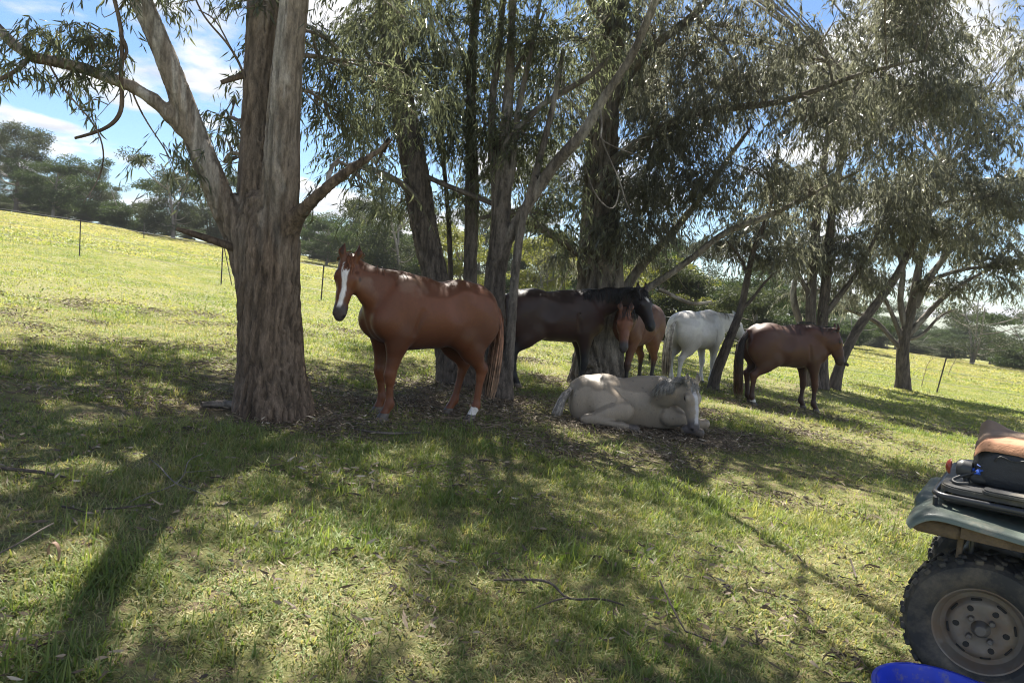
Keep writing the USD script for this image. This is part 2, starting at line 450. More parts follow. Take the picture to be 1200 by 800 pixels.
def hoof_mesh(coronet, fetlock, up=None, s=1.0):
    """A hoof below the coronet: a slanted wall that widens to the ground surface."""
    d = coronet - fetlock; d /= np.linalg.norm(d)
    flat = V3(d[0], d[1], 0); nf = np.linalg.norm(flat)
    fwd = flat / nf if nf > 0.15 else V3(1, 0, 0)
    if up is None:
        lat = V3(-fwd[1], fwd[0], 0); upv = V3(0, 0, 1)
        drop = .075 * s
    else:
        upv = up; lat = np.cross(upv, fwd); drop = 0.08 * s
    rings = []
    for t, rx, ry, sh in ((-0.35, .040, .036, -.018), (0.0, .050, .046, 0.0), (0.12, .054, .050, .004), (0.55, .062, .056, .018), (0.98, .070, .062, .034), (1.0, .066, .058, .034)):
        a = np.arange(20) * 2 * np.pi / 20
        rings.append(coronet + fwd * sh * s - upv * (drop * t) + (np.cos(a)[:, None] * fwd * rx + np.sin(a)[:, None] * lat * ry) * s)
    v = np.vstack(rings); n = len(rings); i, j = np.meshgrid(np.arange(n - 1), np.arange(20), indexing='ij')
    q = np.stack([i * 20 + j, (i + 1) * 20 + j, (i + 1) * 20 + (j + 1) % 20, i * 20 + (j + 1) % 20], -1).reshape(-1, 4)
    f = np.vstack([q[:, [0, 1, 2]], q[:, [0, 2, 3]]])
    c = len(v); v = np.vstack([v, v[-20:].mean(0)])
    k = np.arange(20); e = (n - 1) * 20
    return v, np.vstack([f, np.stack([np.full(20, c), e + (k + 1) % 20, e + k], 1)])

def strands(roots, paths, r0, rng, jitter=0.012, nseg=7):
    """Hair: each path is a polyline; drawn as a thin tapering three-sided lock."""
    mb = MB()
    for c in paths:
        q = spline(c, nseg) + np.cumsum(rng.normal(0, jitter * .5, (nseg, 3)) * np.linspace(0, 1, nseg)[:, None], axis=0) * 0.6
        w = r0 * rng.uniform(0.6, 1.3)
        mb.add(*tube(q, w * np.array([0.5] + [1.0] * (nseg - 3) + [0.8, 0.12]), 3, cap=False), tint=rng.uniform())
    return mb

def smoothstep(a, b, x):
    t = np.clip((x - a) / (b - a), 0, 1)
    return t * t * (3 - 2 * t)

def make_horse(name, label, loc, heading, coat, poll, head_dir, head_up, neck_mid=None, legs=None, h=0.012, drop=0.0, trunk_pitch=0.0,
               lying=False, mane=None, tail=None, scale=1.0, seed=0, fat=1.0, cat='horse', ear=(0.25, 0.3)):
    """coat: dict of colours. poll, head_dir, head_up in the horse's own frame (x ahead, y left, z up). legs: four joint lists LF, RF, LH, RH."""
    rng = np.random.default_rng(seed)
    B = Clay()
    T = lambda p: V3(p)
    cp, sp = math.cos(trunk_pitch), math.sin(trunk_pitch)
    def T(p):
        p = V3(p) - V3(0, 0, 1.15)
        return V3(p[0] * cp - p[2] * sp, p[1], p[0] * sp + p[2] * cp + 1.15 - drop)
    # trunk
    B.cone(T((-0.46, 0, 1.200)), T((-0.10, 0, 1.105)), .275, .325 * fat, .90, .90, k=.1)
    B.cone(T((-0.10, 0, 1.105)), T((0.22, 0, 1.10)), .325 * fat, .335, .90, .82, k=.1)
    B.cone(T((0.22, 0, 1.10)), T((0.44, 0, 1.115)), .335, .285, .82, .72, k=.1)
    B.cone(T((0.10, 0, 1.36)), T((0.40, 0, 1.385)), .10, .125, .6, .62, k=.16)
    B.cone(T((-0.64, 0, 1.25)), T((-0.38, 0, 1.285)), .19, .212, 1.12, 1.05, k=.1)
    B.ell(T((0.51, 0, 1.08)), (.14, .15, .22), k=.10)
    B.cone(T((-0.80, 0, 1.33)), T((-0.66, 0, 1.40)), .05, .06, 1, k=.08)
    for s in (-1, 1):
        B.ell(T((-0.57, s * .125, 1.10)), (.265, .165, .32), k=.08)
        if not lying:
            B.cone(T((-0.34, s * .10, 1.22)), T((-0.22, s * .13, 1.05)), .15, .10, .9, k=.15)
        B.ell(T((0.47, s * .158, 1.13)), (.17, .085, .27), R=np.array([[.88, 0, .47], [0, 1, 0], [-.47, 0, .88]]).T, k=.1)
    for s in (-1, 1):
        B.ell(T((0.34, s * .205, 1.00)), (.13, .055, .16), R=np.array([[.8, 0, .6], [0, 1, 0], [-.6, 0, .8]]).T, k=.05)      # upper arm
        B.cone(T((0.33, s * .165, 1.40)), T((0.52, s * .19, 1.06)), .05, .06, .6, k=.06)                                       # shoulder blade
        B.ell(T((-0.34, s * .20, 1.36)), (.07, .05, .05), k=.06)                                                              # point of the hip
        B.ell(T((-0.24, s * .372, 1.22)), (.15, .075, .13), k=.10, cut=True)                                                    # flank hollow
        B.ell(T((0.555, s * .06, 1.03)), (.09, .08, .13), k=.05)                                                            # breast
        if not lying:
            B.cone(T((-0.84, s * .12, 1.18)), T((-0.70, s * .20, .86)), .012, .018, 1, k=.05, cut=True)                        # groove down the back of the thigh
            B.cone(T((0.24, s * .30, 1.16)), T((0.30, s * .27, .92)), .012, .014, 1, k=.05, cut=True)                          # behind the elbow
    LEGS = legs or [leg_shift(FRONT, 0, side=1), leg_shift(FRONT, 0, side=-1), leg_shift(HIND, 0, side=1), leg_shift(HIND, 0, side=-1)]
    hooves, kf = [], (.45 if lying else 1.0)
    if not lying:                                                   # each hoof comes down on the ground under it
        for li, J in enumerate(LEGS):
            J = [V3(q) for q in J]
            w = rot_z(heading) @ (J[-1] * scale) + V3(loc)
            dz = (float(ground_z(w[0], w[1])) - .012 - loc[2]) / scale
            for i, k in (((3, .6), (4, 1), (5, 1)) if li < 2 else ((2, .6), (3, 1), (4, 1))):
                J[i][2] += dz * k
            LEGS[li] = [tuple(q) for q in J]
    for li, J in enumerate(LEGS):
        J = [V3(q) for q in J]
        if li < 2:
            sc, sh, el, kn, fe, co = J
            sd = np.cross(kn - el, fe - kn); sd = V3(0, 1, 0) if np.linalg.norm(sd) < .02 else sd
            sd = V3(0, 1, 0)
            B.cone(sc, sh, .12, .10, .6, .7, k=.1 * kf)
            B.cone(sh, el, .10, .118, .75, .75, k=.08 * kf)
            mid = el * .72 + kn * .28
            B.cone(el, mid, .118, .098, .74, .78, k=.06 * kf)
            B.cone(mid, kn, .098, .056, .78, .88, k=.05 * kf)
            u = (fe - kn) / np.linalg.norm(fe - kn)
            B.cone(kn - u * .015, kn + u * .05, .059, .05, .9, k=.03)
            c0 = kn + u * .07
            B.cone(c0, fe - u * .02, .041, .040, .76, .78, k=.03)
        else:
            hp, st, hk, fe, co = J
            B.cone(hp, st, .21, .135, .66, .7, k=.1 * kf)
            rear = T((-0.68, hp[1], 1.02)) if not lying else hp
            g = st * .62 + hk * .38
            B.cone(rear, g + V3(-.06, 0, .0), .15, .085, .72, .75, k=.1)
            B.cone(st, g, .140, .112, .74, .76, k=.07 * kf)
            B.cone(g, hk, .112, .060, .76, .8, k=.06 * kf)
            u = (fe - hk) / np.linalg.norm(fe - hk)
            back = hk + (hk - (st * .5 + fe * .5)); back = hk + (back - hk) / (np.linalg.norm(back - hk) + 1e-9) * .035
            B.cone(g * .35 + hk * .65 + (back - hk), back + u * -.02, .03, .034, .8, k=.04)
            B.cone(hk, hk + u * .09, .06, .047, .82, k=.04)
            B.cone(hk + u * .09, fe - u * .02, .045, .042, .76, .78, k=.03)
        B.cone(fe - u * .01, fe + u * .01, .046, .047, .88, k=.03)
        B.cone(fe, co, .040, .046, .95, 1.0, k=.025)
        hooves.append((co, fe))
    # neck
    poll = V3(poll)
    f = V3(head_dir); f /= np.linalg.norm(f)
    n = V3(head_up); n = n - f * (n @ f); n /= np.linalg.norm(n)
    s_ = np.cross(n, f)                                             # the horse's left
    nb = T((0.42, 0, 1.25))
    end = poll + f * .06 - n * .085
    nm = V3(neck_mid) if neck_mid is not None else nb * .5 + end * .5 + V3(0, 0, .02)
    B.cone(nb, nb * .5 + nm * .5, .240, .205, .56, .54, k=.09)
    B.cone(nb * .5 + nm * .5, nm, .205, .172, .54, .53, side=V3(0, 1, 0), k=.06)
    sdn = s_ if not lying else s_
    B.cone(nm, nm * .45 + end * .55, .172, .138, .53, .56, side=(V3(0, 1, 0) + s_), k=.08)
    B.cone(nm * .45 + end * .55, end, .138, .115, .56, .62, side=(V3(0, 1, 0) + 2 * s_), k=.07)
    H = lambda x, y, z: poll + f * x + s_ * y + n * z
    B.cone(H(.01, 0, -.075), H(.20, 0, -.062), .090, .108, .92, .94, side=s_, k=.05)
    for s in (-1, 1):
        B.ell(H(.18, s * .052, -.150), (.125, .048, .105), R=np.stack([f, s_, n], 1), k=.05)
    B.cone(H(.20, 0, -.058), H(.36, 0, -.060), .104, .076, .93, .84, side=s_, k=.04)
    B.cone(H(.36, 0, -.060), H(.51, 0, -.066), .076, .064, .84, .92, side=s_, k=.04)
    B.cone(H(.20, 0, -.165), H(.50, 0, -.122), .062, .036, .8, .95, side=s_, k=.05)
    B.cone(H(.50, 0, -.072), H(.565, 0, -.082), .064, .056, .88, .92, side=s_, k=.04)
    B.ell(H(.54, 0, -.135), (.04, .038, .026), R=np.stack([f, s_, n], 1), k=.035)
    for s in (-1, 1):
        B.ell(H(.185, s * .095, -.018), (.05, .022, .03), R=np.stack([f, s_, n], 1), k=.03)
        B.ell(H(.555, s * .043, -.052), (.035, .022, .026), R=np.stack([f, s_, n], 1), k=.025)
        B.ell(H(.582, s * .050, -.050), (.016, .012, .016), R=np.stack([f, s_, n], 1), k=.012, cut=True)
        e0, e1, e2 = H(.025, s * .056, -.005), H(-.055, s * .082, .0 + ear[0] * .1), H(-.138, s * .072, .0 + ear[1] * .12)
        B.cone(e0, e1, .028, .038, .7, .5, side=n, k=.02)
        B.cone(e1, e2, .038, .006, .5, .9, side=n, k=.01)
    m = B.mesh(h)
    v = m.vertices
    if lying:
        v[:, 2] = np.where(v[:, 2] < 0.03, 0.03 + (v[:, 2] - 0.03) * 0.12, v[:, 2])
    # ---- coat
    hx, hy, hz = (v - poll) @ f, (v - poll) @ s_, (v - poll) @ n
    P3 = v * 1.0
    tone = meshkit.fbm(P3 * 3.0, 4, seed + 11)[:, None]
    fine = meshkit.fbm(P3 * V3(22, 22, 9), 3, seed + 31)[:, None]
    base, dark = V3(coat['base']), V3(coat.get('dark', coat['base']))
    broad = meshkit.fbm(P3 * 1.6 + 5, 3, seed + 41)[:, None]
    col = base * (0.50 + 0.44 * tone + 0.24 * fine + .34 * broad)
    if 'dust' in coat:                                              # dust along the back and flanks
        dst = (np.clip((v[:, 2] - (1.22 - drop)) / .3, 0, 1) * smoothstep(.5, .68, meshkit.fbm(P3 * V3(5, 5, 5), 4, seed + 51)))[:, None] * coat['dust']
        col = col * (1 - dst) + V3(.30, .22, .16) * dst
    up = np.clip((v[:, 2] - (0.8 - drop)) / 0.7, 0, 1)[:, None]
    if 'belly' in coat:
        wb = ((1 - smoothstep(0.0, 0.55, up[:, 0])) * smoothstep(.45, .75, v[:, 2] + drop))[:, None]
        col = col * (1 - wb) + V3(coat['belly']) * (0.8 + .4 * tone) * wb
    if 'spots' in coat:
        sp_ = meshkit.noise(P3 * coat['spots'][1], seed + 5)
        w = (smoothstep(coat['spots'][2], coat['spots'][2] + .08, sp_) * coat['spots'][3])[:, None]
        col = col * (1 - w) + V3(coat['spots'][0]) * w
    head_w = smoothstep(-.02, .05, hx) * (np.abs(hy) < .16) * (np.abs(hz + .08) < .22) * (hx < .75)
    tn = np.full(len(v), 9.0); legz = np.full(len(v), 9.0)
    for li, J in enumerate(LEGS):
        J = [V3(q) for q in J]
        low = J[2:] if li < 2 else J[1:]
        run = 0.0; L = [np.linalg.norm(low[i + 1] - low[i]) for i in range(len(low) - 1)]
        tot = sum(L)
        for i in range(len(low) - 1):
            u = (low[i + 1] - low[i]) / L[i]
            t = np.clip((v - low[i]) @ u, 0, L[i])
            d = np.linalg.norm(v - low[i] - t[:, None] * u, axis=1)
            better = (d < tn) & (d < .16)
            tn = np.where(better, d, tn); legz = np.where(better, tot - run - t, legz)
            run += L[i]
        sock = coat.get('socks', [0, 0, 0, 0])[li]
        if sock:
            edge = sock + .04 * (meshkit.noise(P3 * 18, 3) - .5)
            w = ((tn < .12) & (legz < 8) & (np.abs(v[:, 1] - J[-1][1]) < .14) & ((v[:, 0] - J[-1][0]) ** 2 < .3 ** 2) & (legz < edge))[:, None]
            coat.setdefault('_w', []).append(w)
    if 'points' in coat:                                            # dark legs
        lim = coat.get('point_h', .5) + .12 * (tone[:, 0] - .5)
        w = (1 - smoothstep(lim - .12, lim + .16, legz))[:, None]
        col = col * (1 - w) + V3(coat['points']) * (0.8 + .5 * fine) * w
    for w in coat.pop('_w', []):
        col = np.where(w, V3(.52, .48, .44) * (0.8 + .4 * fine), col)
    if 'head' in coat:
        w = head_w[:, None] * .9
        col = col * (1 - w) + V3(coat['head']) * (0.75 + .5 * tone) * w
    if 'muzzle' in coat:
        w = (smoothstep(.42, .52, hx + .03 * (tone[:, 0] - .5)) * head_w)[:, None]
        col = col * (1 - w) + V3(coat['muzzle']) * w
    if 'blaze' in coat:                                             # (width at the forehead, width at the nose, start, end)
        w0, w1, a, b = coat['blaze']
        wid = w0 + (w1 - w0) * smoothstep(.08, .26, hx)
        wob = .012 * (meshkit.noise(P3 * 26, 8) - .5)
        w = (smoothstep(-.008, .004, wid + wob - np.abs(hy + .01 * np.sin(hx * 14))) * smoothstep(a - .015, a + .015, hx) * (1 - smoothstep(b - .03, b + .02, hx)) * (hz > -.075))[:, None]
        col = col * (1 - w) + V3(coat.get('blaze_col', (.62, .57, .53))) * (0.85 + .3 * fine) * w
    for s in (-1, 1):                                               # eye rims and nostrils are bare dark skin
        d = np.linalg.norm((v - H(.19, s * .104, -.028)) @ np.stack([f * .75, s_ * .6, n * 1.3], 1), axis=1)
        w = (1 - smoothstep(.017, .034, d))[:, None]
        col = col * (1 - w) + V3(.012, .010, .009) * w
        d = np.linalg.norm(v - H(.582, s * .048, -.050), axis=1)
        w = (1 - smoothstep(.014, .026, d))[:, None]
        col = col * (1 - w) + V3(.012, .010, .010) * w
        w = ((np.abs((v - H(-.06, s * .085, .045)) @ f) < .065) & (np.abs((v - H(-.06, s * .08, .045)) @ s_) < .018) & (hz > .022 + ear[0] * .05))[:, None]
        col = np.where(w, col * .35, col)
    col = np.clip(col, .004, .8)
    R = rot_z(heading)
    th = thing(name, label, cat, loc, heading)
    sv = lambda mesh: (np.asarray(mesh[0]) * scale, mesh[1])
    obj('body', (v * scale, m.faces), COAT, th, smooth=True, color=col)
    for i, (co, fe) in enumerate(hooves):
        up_ = None if (not lying) else V3(0, 0, 1)
        if lying:
            d = co - fe; d /= np.linalg.norm(d)
            c = co; mb = Clay().cone(c, c + d * .085, .048, .062, .95, k=.01).mesh(.012)
            obj('hoof', sv((mb.vertices, mb.faces)), HOOF, th, smooth=40)
        else:
            obj('hoof', sv(hoof_mesh(co, fe)), HOOF, th, smooth=40)
    for s in (-1, 1):
        e = trimesh.creation.icosphere(3, 0.021)
        obj('eye', sv((e.vertices + H(.192, s * .102, -.028), e.faces)), EYE, th, smooth=True)
    # ---- mane along the crest
    if mane:
        crest = spline(np.array([[*(H(-.01, 0, .02)), .06], [*(end + n * .10 - f * .09), .075], [*(nm * .45 + end * .55 + (np.cross(s_ + V3(0, 1, 0), (end - nm)) * 0)), .085],
                                 [*nm, .10], [*(nb * .5 + nm * .5), .12], [*(nb + V3(-.02, 0, 0)), .12]]), 40)
        # lift the path to the skin: how high and how wide the neck is at each sample
        paths, NS = [], 40
        cl = crest[:, :3]
        tang = np.gradient(cl, axis=0); step = np.linalg.norm(tang, axis=1).mean(); tang /= np.linalg.norm(tang, axis=1, keepdims=True)
        drops = np.linspace(0, .40, 14)
        hook = []
        for i in range(NS):
            w = i / (NS - 1)
            sd = s_ * (1 - w) + V3(0, 1, 0) * w; sd = sd - tang[i] * (sd @ tang[i]); sd /= np.linalg.norm(sd)
            upv = np.cross(sd, tang[i]); upv *= 1 if upv[2] + .5 * (upv @ n) > 0 else -1
            dv = v - cl[i]
            slab = (np.abs(dv @ tang[i]) < .022) & (np.linalg.norm(dv, axis=1) < .42)
            dv = dv[slab]; la, he = dv @ sd, dv @ upv
            mid = np.abs(la) < .03
            top = he[mid].max() if mid.any() else .1
            prof = {}
            for sg in (-1, 1):
                r = []
                for dr in drops:
                    k_ = (np.abs(he - (top - dr)) < .03) & (la * sg > 0)
                    r.append((la[k_] * sg).max() if k_.any() else (r[-1] if r else .02))
                r[0] = 0.0
                prof[sg] = np.maximum.accumulate(np.array(r)) if not lying else np.array(r)
            hook.append((sd, upv, top, prof))
        for i in range(mane['n']):
            k0 = rng.uniform(0, mane.get('upto', NS - 4))
            sg = mane['side'] if rng.uniform() < mane.get('one', .93) else -mane['side']
            Lh = mane['len'] * rng.uniform(.5, 1.1) * (0.75 + .4 * math.sin(math.pi * min(1, (k0 + 3) / 36)))
            kk, q = k0, []
            lift = rng.uniform(.004, .018); sway = rng.normal(0, mane.get('sway', .25))
            for dr in np.linspace(0, Lh, 7):
                j = int(np.clip(round(kk), 0, NS - 1)); fr = kk - j
                sd, upv, top, prof = hook[j]
                wide = np.interp(dr, drops, prof[sg]) + lift
                q.append(cl[j] + tang[j] * step * fr + upv * (top - dr + .002) + sd * sg * wide)
                g_ = -tang[j][2] / max(.35, upv[2])
                kk = min(max(kk + (np.clip(g_, -1, 1) + sway) * (Lh / 6) / step, 0), NS - 1)
            paths.append(np.array(q))
        hs = strands(None, paths, mane.get('r', .0045), rng)
        obj('mane', sv(hs.get()), mane['mat'], th, smooth=True, attrs={'tint': hs.tint()})
        if mane.get('forelock'):
            fp = []
            for i in range(mane['forelock']):
                p = H(rng.uniform(-.02, .02), rng.normal(0, .022), .028)
                y = rng.normal(0, .03)
                Lh = rng.uniform(.08, .2)
                fp.append(np.array([p, p + n * .012 + f * .05 + s_ * y * .4, p + f * Lh + n * .012 + s_ * y]))
            hs = strands(None, fp, .004, rng)
            obj('forelock', sv(hs.get()), mane['mat'], th, smooth=True, attrs={'tint': hs.tint()})
    if tail:
        root = T((-0.80, 0, 1.34)) if 'root' not in tail else V3(tail['root'])
        paths = []
        ctrl = [V3(c) for c in tail['path']]
        for i in range(tail['n']):
            a, r = rng.uniform(0, 2 * np.pi), math.sqrt(rng.uniform())
            cut = rng.uniform(.6, 1.0)
            q = [root + V3(rng.normal(0, .012), rng.normal(0, .02), rng.normal(0, .02))]
            for c, w in zip(ctrl, tail['w']):
                q.append(c + V3(math.cos(a) * r * w * .7, math.sin(a) * r * w, rng.normal(0, .02)))
            c = spline(np.array(q), 14)
            paths.append(c[:max(5, int(14 * cut))])
        mb = MB().add(*tube(spline(np.array([root + V3(.06, 0, .02), root] + ctrl[:2]), 10), np.linspace(.04, .022, 10), 8))
        hs = strands(None, paths, tail.get('r', .006), rng, jitter=.008, nseg=9)
        mb.add(*hs.get(), tint=hs.tint())
        obj('tail', sv(mb.get()), tail['mat'], th, smooth=True, attrs={'tint': mb.tint()})
    return th

COAT = usdkit.material(stage, '/World/Looks/coat', {
    'a': ('attribute', {'attribute': 'coat'}), 'g': ('geometry', {}),
    'mp': ('mapping', {'mapping_type': 'point', 'scale': (1, 1, 0.22), 'rotation': (.25, .35, 0)}),
    'n4': ('noise_texture', {'scale': 3.5, 'detail': 4.0, 'roughness': 0.6}), 'rg': ('map_range', {'from_min': .3, 'from_max': .7, 'to_min': .34, 'to_max': .62}),
    'n': ('noise_texture', {'scale': 150.0, 'detail': 4.0, 'roughness': 0.65}),
    'mr': ('map_range', {'from_min': 0.3, 'from_max': 0.7, 'to_min': 0.86, 'to_max': 1.13}),
    'mx': ('mix_color', {'blend_type': 'multiply', 'fac': 1.0, 'use_clamp': False}),
    'b': ('bump', {'strength': 0.22, 'distance': 0.004}),
    'p': ('principled_bsdf', {'roughness': 0.48, 'specular_ior_level': 0.32, 'sheen_weight': 0.02, 'sheen_roughness': 0.4}),
}, [('g.position', 'mp.vector'), ('mp.vector', 'n.vector'), ('g.position', 'n4.vector'), ('n4.fac', 'rg.value'), ('rg.result', 'p.roughness'), ('n.fac', 'mr.value'), ('a.color', 'mx.a'), ('mr.result', 'mx.b'), ('mx.result', 'p.base_color'),
    ('n.fac', 'b.height'), ('b.normal', 'p.normal')], surface='p.BSDF')
HOOF = simple('hoof_horn', (.075, .06, .05), rough=.6, var=.35, scale=18, bump=.2)
EYE = simple('horse_eye', (.012, .008, .006), rough=.08, spec=.6, var=.1)

def hair(name, root, tip, zr):
    """Hair that changes colour along its height (zr: world z of tip and of root)."""
    return usdkit.material(stage, '/World/Looks/' + name, {
        'g': ('geometry', {}), 'n': ('noise_texture', {'scale': 14.0, 'detail': 3.0}), 's': ('separate_xyz', {}),
        'mr': ('map_range', {'from_min': zr[0], 'from_max': zr[1], 'clamp': True}), 'm1': ('mix_color', {'a': tip, 'b': root}),
        'r': ('map_range', {'from_min': .3, 'from_max': .7, 'to_min': .55, 'to_max': 1.5}),
        'ti': ('attribute', {'attribute': 'tint'}), 'rnd': ('map_range', {'to_min': .6, 'to_max': 1.35}),
        'mm': ('math', {'math_type': 'multiply'}),
        'm2': ('mix_color', {'blend_type': 'multiply', 'fac': 1.0, 'use_clamp': False}),
        'p': ('principled_bsdf', {'roughness': .42, 'specular_ior_level': .4})},
        [('g.position', 'n.vector'), ('g.position', 's.vector'), ('s.z', 'mr.value'), ('mr.result', 'm1.fac'), ('n.fac', 'r.value'),
         ('ti.fac', 'rnd.value'), ('r.result', 'mm.value1'), ('rnd.result', 'mm.value2'),
         ('m1.result', 'm2.a'), ('mm.value', 'm2.b'), ('m2.result', 'p.base_color')], surface='p.BSDF')
# ------------------------------------------------------------------ trees
def bark_material(name, rough, smooth_, patch, dark=.35, scale=9.0):
    r, s, p = V3(rough), V3(smooth_), V3(patch)
    return usdkit.material(stage, '/World/Looks/' + name, {
        'g': ('geometry', {}), 'at': ('attribute', {'attribute': 'rough'}),
        'm': ('mapping', {'mapping_type': 'point', 'scale': (1, 1, .16)}), 'm2': ('mapping', {'mapping_type': 'point', 'scale': (1, 1, .30)}),
        'n': ('noise_texture', {'scale': scale * 2.2, 'detail': 7.0, 'roughness': .68}),
        'n2': ('noise_texture', {'scale': scale * .42, 'detail': 4.0, 'roughness': .55, 'distortion': .6}),
        'n3': ('noise_texture', {'scale': 85.0, 'detail': 5.0, 'roughness': .7}), 'f3': ('map_range', {'from_min': .3, 'from_max': .7, 'to_min': .62, 'to_max': 1.35}), 'm3': ('mix_color', {'blend_type': 'multiply', 'fac': 1.0, 'use_clamp': False}),
        'rr': ('rgb_ramp', {'ramp': [(.28, tuple(r * dark)), (.48, tuple(r)), (.72, tuple(r * 1.7))]}),
        'sr': ('rgb_ramp', {'ramp': [(.34, tuple(r * 1.1)), (.44, tuple(s * .8)), (.52, tuple(s)), (.58, tuple(p)), (.75, tuple(p * 1.15))]}),
        'nn': ('math', {'math_type': 'multiply_add', 'value2': 1.6, 'value3': -.8}),
        'fa': ('math', {'math_type': 'add', 'use_clamp': True}),
        'mx': ('mix_color', {}),
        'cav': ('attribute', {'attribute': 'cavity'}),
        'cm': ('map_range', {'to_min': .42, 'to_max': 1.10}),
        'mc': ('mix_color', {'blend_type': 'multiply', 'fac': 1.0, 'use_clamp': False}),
        'bs': ('math', {'math_type': 'add'}),
        'b': ('bump', {'strength': .8, 'distance': .014}),
        'p': ('principled_bsdf', {'roughness': .85, 'specular_ior_level': .2})},
        [('g.position', 'm.vector'), ('m.vector', 'n.vector'), ('m.vector', 'n2.vector'), ('g.position', 'm2.vector'), ('m2.vector', 'n3.vector'), ('n3.fac', 'f3.value'), ('n.fac', 'rr.fac'), ('n2.fac', 'sr.fac'),
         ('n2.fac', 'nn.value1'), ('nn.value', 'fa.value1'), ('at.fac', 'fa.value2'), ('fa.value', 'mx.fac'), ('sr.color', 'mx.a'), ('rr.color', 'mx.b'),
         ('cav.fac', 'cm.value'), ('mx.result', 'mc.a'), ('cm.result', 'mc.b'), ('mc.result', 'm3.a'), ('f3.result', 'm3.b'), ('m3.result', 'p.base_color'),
         ('n.fac', 'bs.value1'), ('n3.fac', 'bs.value2'), ('bs.value', 'b.height'), ('b.normal', 'p.normal')], surface='p.BSDF')

def leaf_material(name, a, b, c, trans, rough=.42, tw=.38, spec=.55):
    return usdkit.material(stage, '/World/Looks/' + name, {
        't': ('attribute', {'attribute': 'tint'}),
        'r': ('rgb_ramp', {'ramp': [(0, a), (.5, b), (1, c)]}),
        'tr': ('mix_color', {'blend_type': 'multiply', 'fac': 1.0, 'b': trans, 'use_clamp': False}),
        'p': ('principled_bsdf', {'roughness': rough, 'specular_ior_level': spec}),
        'tl': ('translucent_bsdf', {}), 'mx': ('mix_closure', {'fac': tw})},
        [('t.fac', 'r.fac'), ('r.color', 'p.base_color'), ('r.color', 'tr.a'), ('tr.result', 'tl.color'), ('p.BSDF', 'mx.closure1'), ('tl.BSDF', 'mx.closure2')],
        surface='mx.closure')

def bark_tube(c, r, sides, amp, seed, rough, stretch=.12, freq=22.0, flare=None, flute=.03):
    """A limb with fissured bark as geometry. amp: depth of the fissures along the limb."""
    c = np.asarray(c, float); r = np.broadcast_to(np.asarray(r, float), (len(c),))
    amp = np.broadcast_to(np.asarray(amp, float), (len(c),))
    t, a, b = frames(c)
    ang = np.arange(sides) * 2 * np.pi / sides
    s = np.r_[0, np.cumsum(np.linalg.norm(np.diff(c, axis=0), axis=1))]
    ca, sa = np.cos(ang)[None], np.sin(ang)[None]
    rr = r[:, None] * (1 + flute * np.cos(3 * ang[None] + seed + s[:, None] * .8) + flute * .8 * np.cos(5 * ang[None] + 2 * seed - s[:, None] * .5))
    if flare is not None:
        g = np.exp(-s / flare[0])[:, None]
        rr = rr * (1 + flare[1] * g * (1 + .55 * np.cos(4 * ang[None] + seed * 1.7) + .3 * np.cos(7 * ang[None] + seed)))
    P = np.stack([r[:, None] * ca * freq, r[:, None] * sa * freq, np.broadcast_to(s[:, None] * freq * stretch, rr.shape)], -1)
    n1 = meshkit.fbm(P + V3(0, 0, seed * 7), 3, seed)
    P2 = P * V3(.45, .45, .9)
    n2 = meshkit.noise(P2 + 31.7, seed + 3)
    ridge = 1 - np.abs(2 * n1 - 1) * 2.2
    h = np.clip(1 - np.clip(ridge, 0, 1) ** 1.5, 0, 1) * .75 + n2 * .25           # 0 in the cracks
    rr = rr + amp[:, None] * (h - .65)
    rr = rr + r[:, None] * .10 * (meshkit.noise(np.stack([ca * 1.3 + 0 * rr, sa * 1.3 + 0 * rr, np.broadcast_to(s[:, None] * 1.4 + seed, rr.shape)], -1), seed + 9) - .5)
    v = c[:, None] + rr[..., None] * (ca[..., None] * a[:, None] + sa[..., None] * b[:, None])
    n = sides
    i, j = np.meshgrid(np.arange(len(c) - 1), np.arange(n), indexing='ij')
    q = np.stack([i * n + j, i * n + (j + 1) % n, (i + 1) * n + (j + 1) % n, (i + 1) * n + j], -1).reshape(-1, 4)
    f = np.vstack([q[:, [0, 1, 2]], q[:, [0, 2, 3]]])
    v = v.reshape(-1, 3)
    k = len(v); v = np.vstack([v, c[-1:]])
    e = (len(c) - 1) * n; jj = np.arange(n)
    f = np.vstack([f, np.stack([np.full(n, k), e + jj, e + (jj + 1) % n], 1)])
    ro = np.r_[np.broadcast_to(np.asarray(rough, float).reshape(-1, 1), rr.shape).ravel(), np.asarray(rough, float).ravel()[-1]]
    return v, f, ro, np.r_[np.clip(h, 0, 1).ravel(), .7]

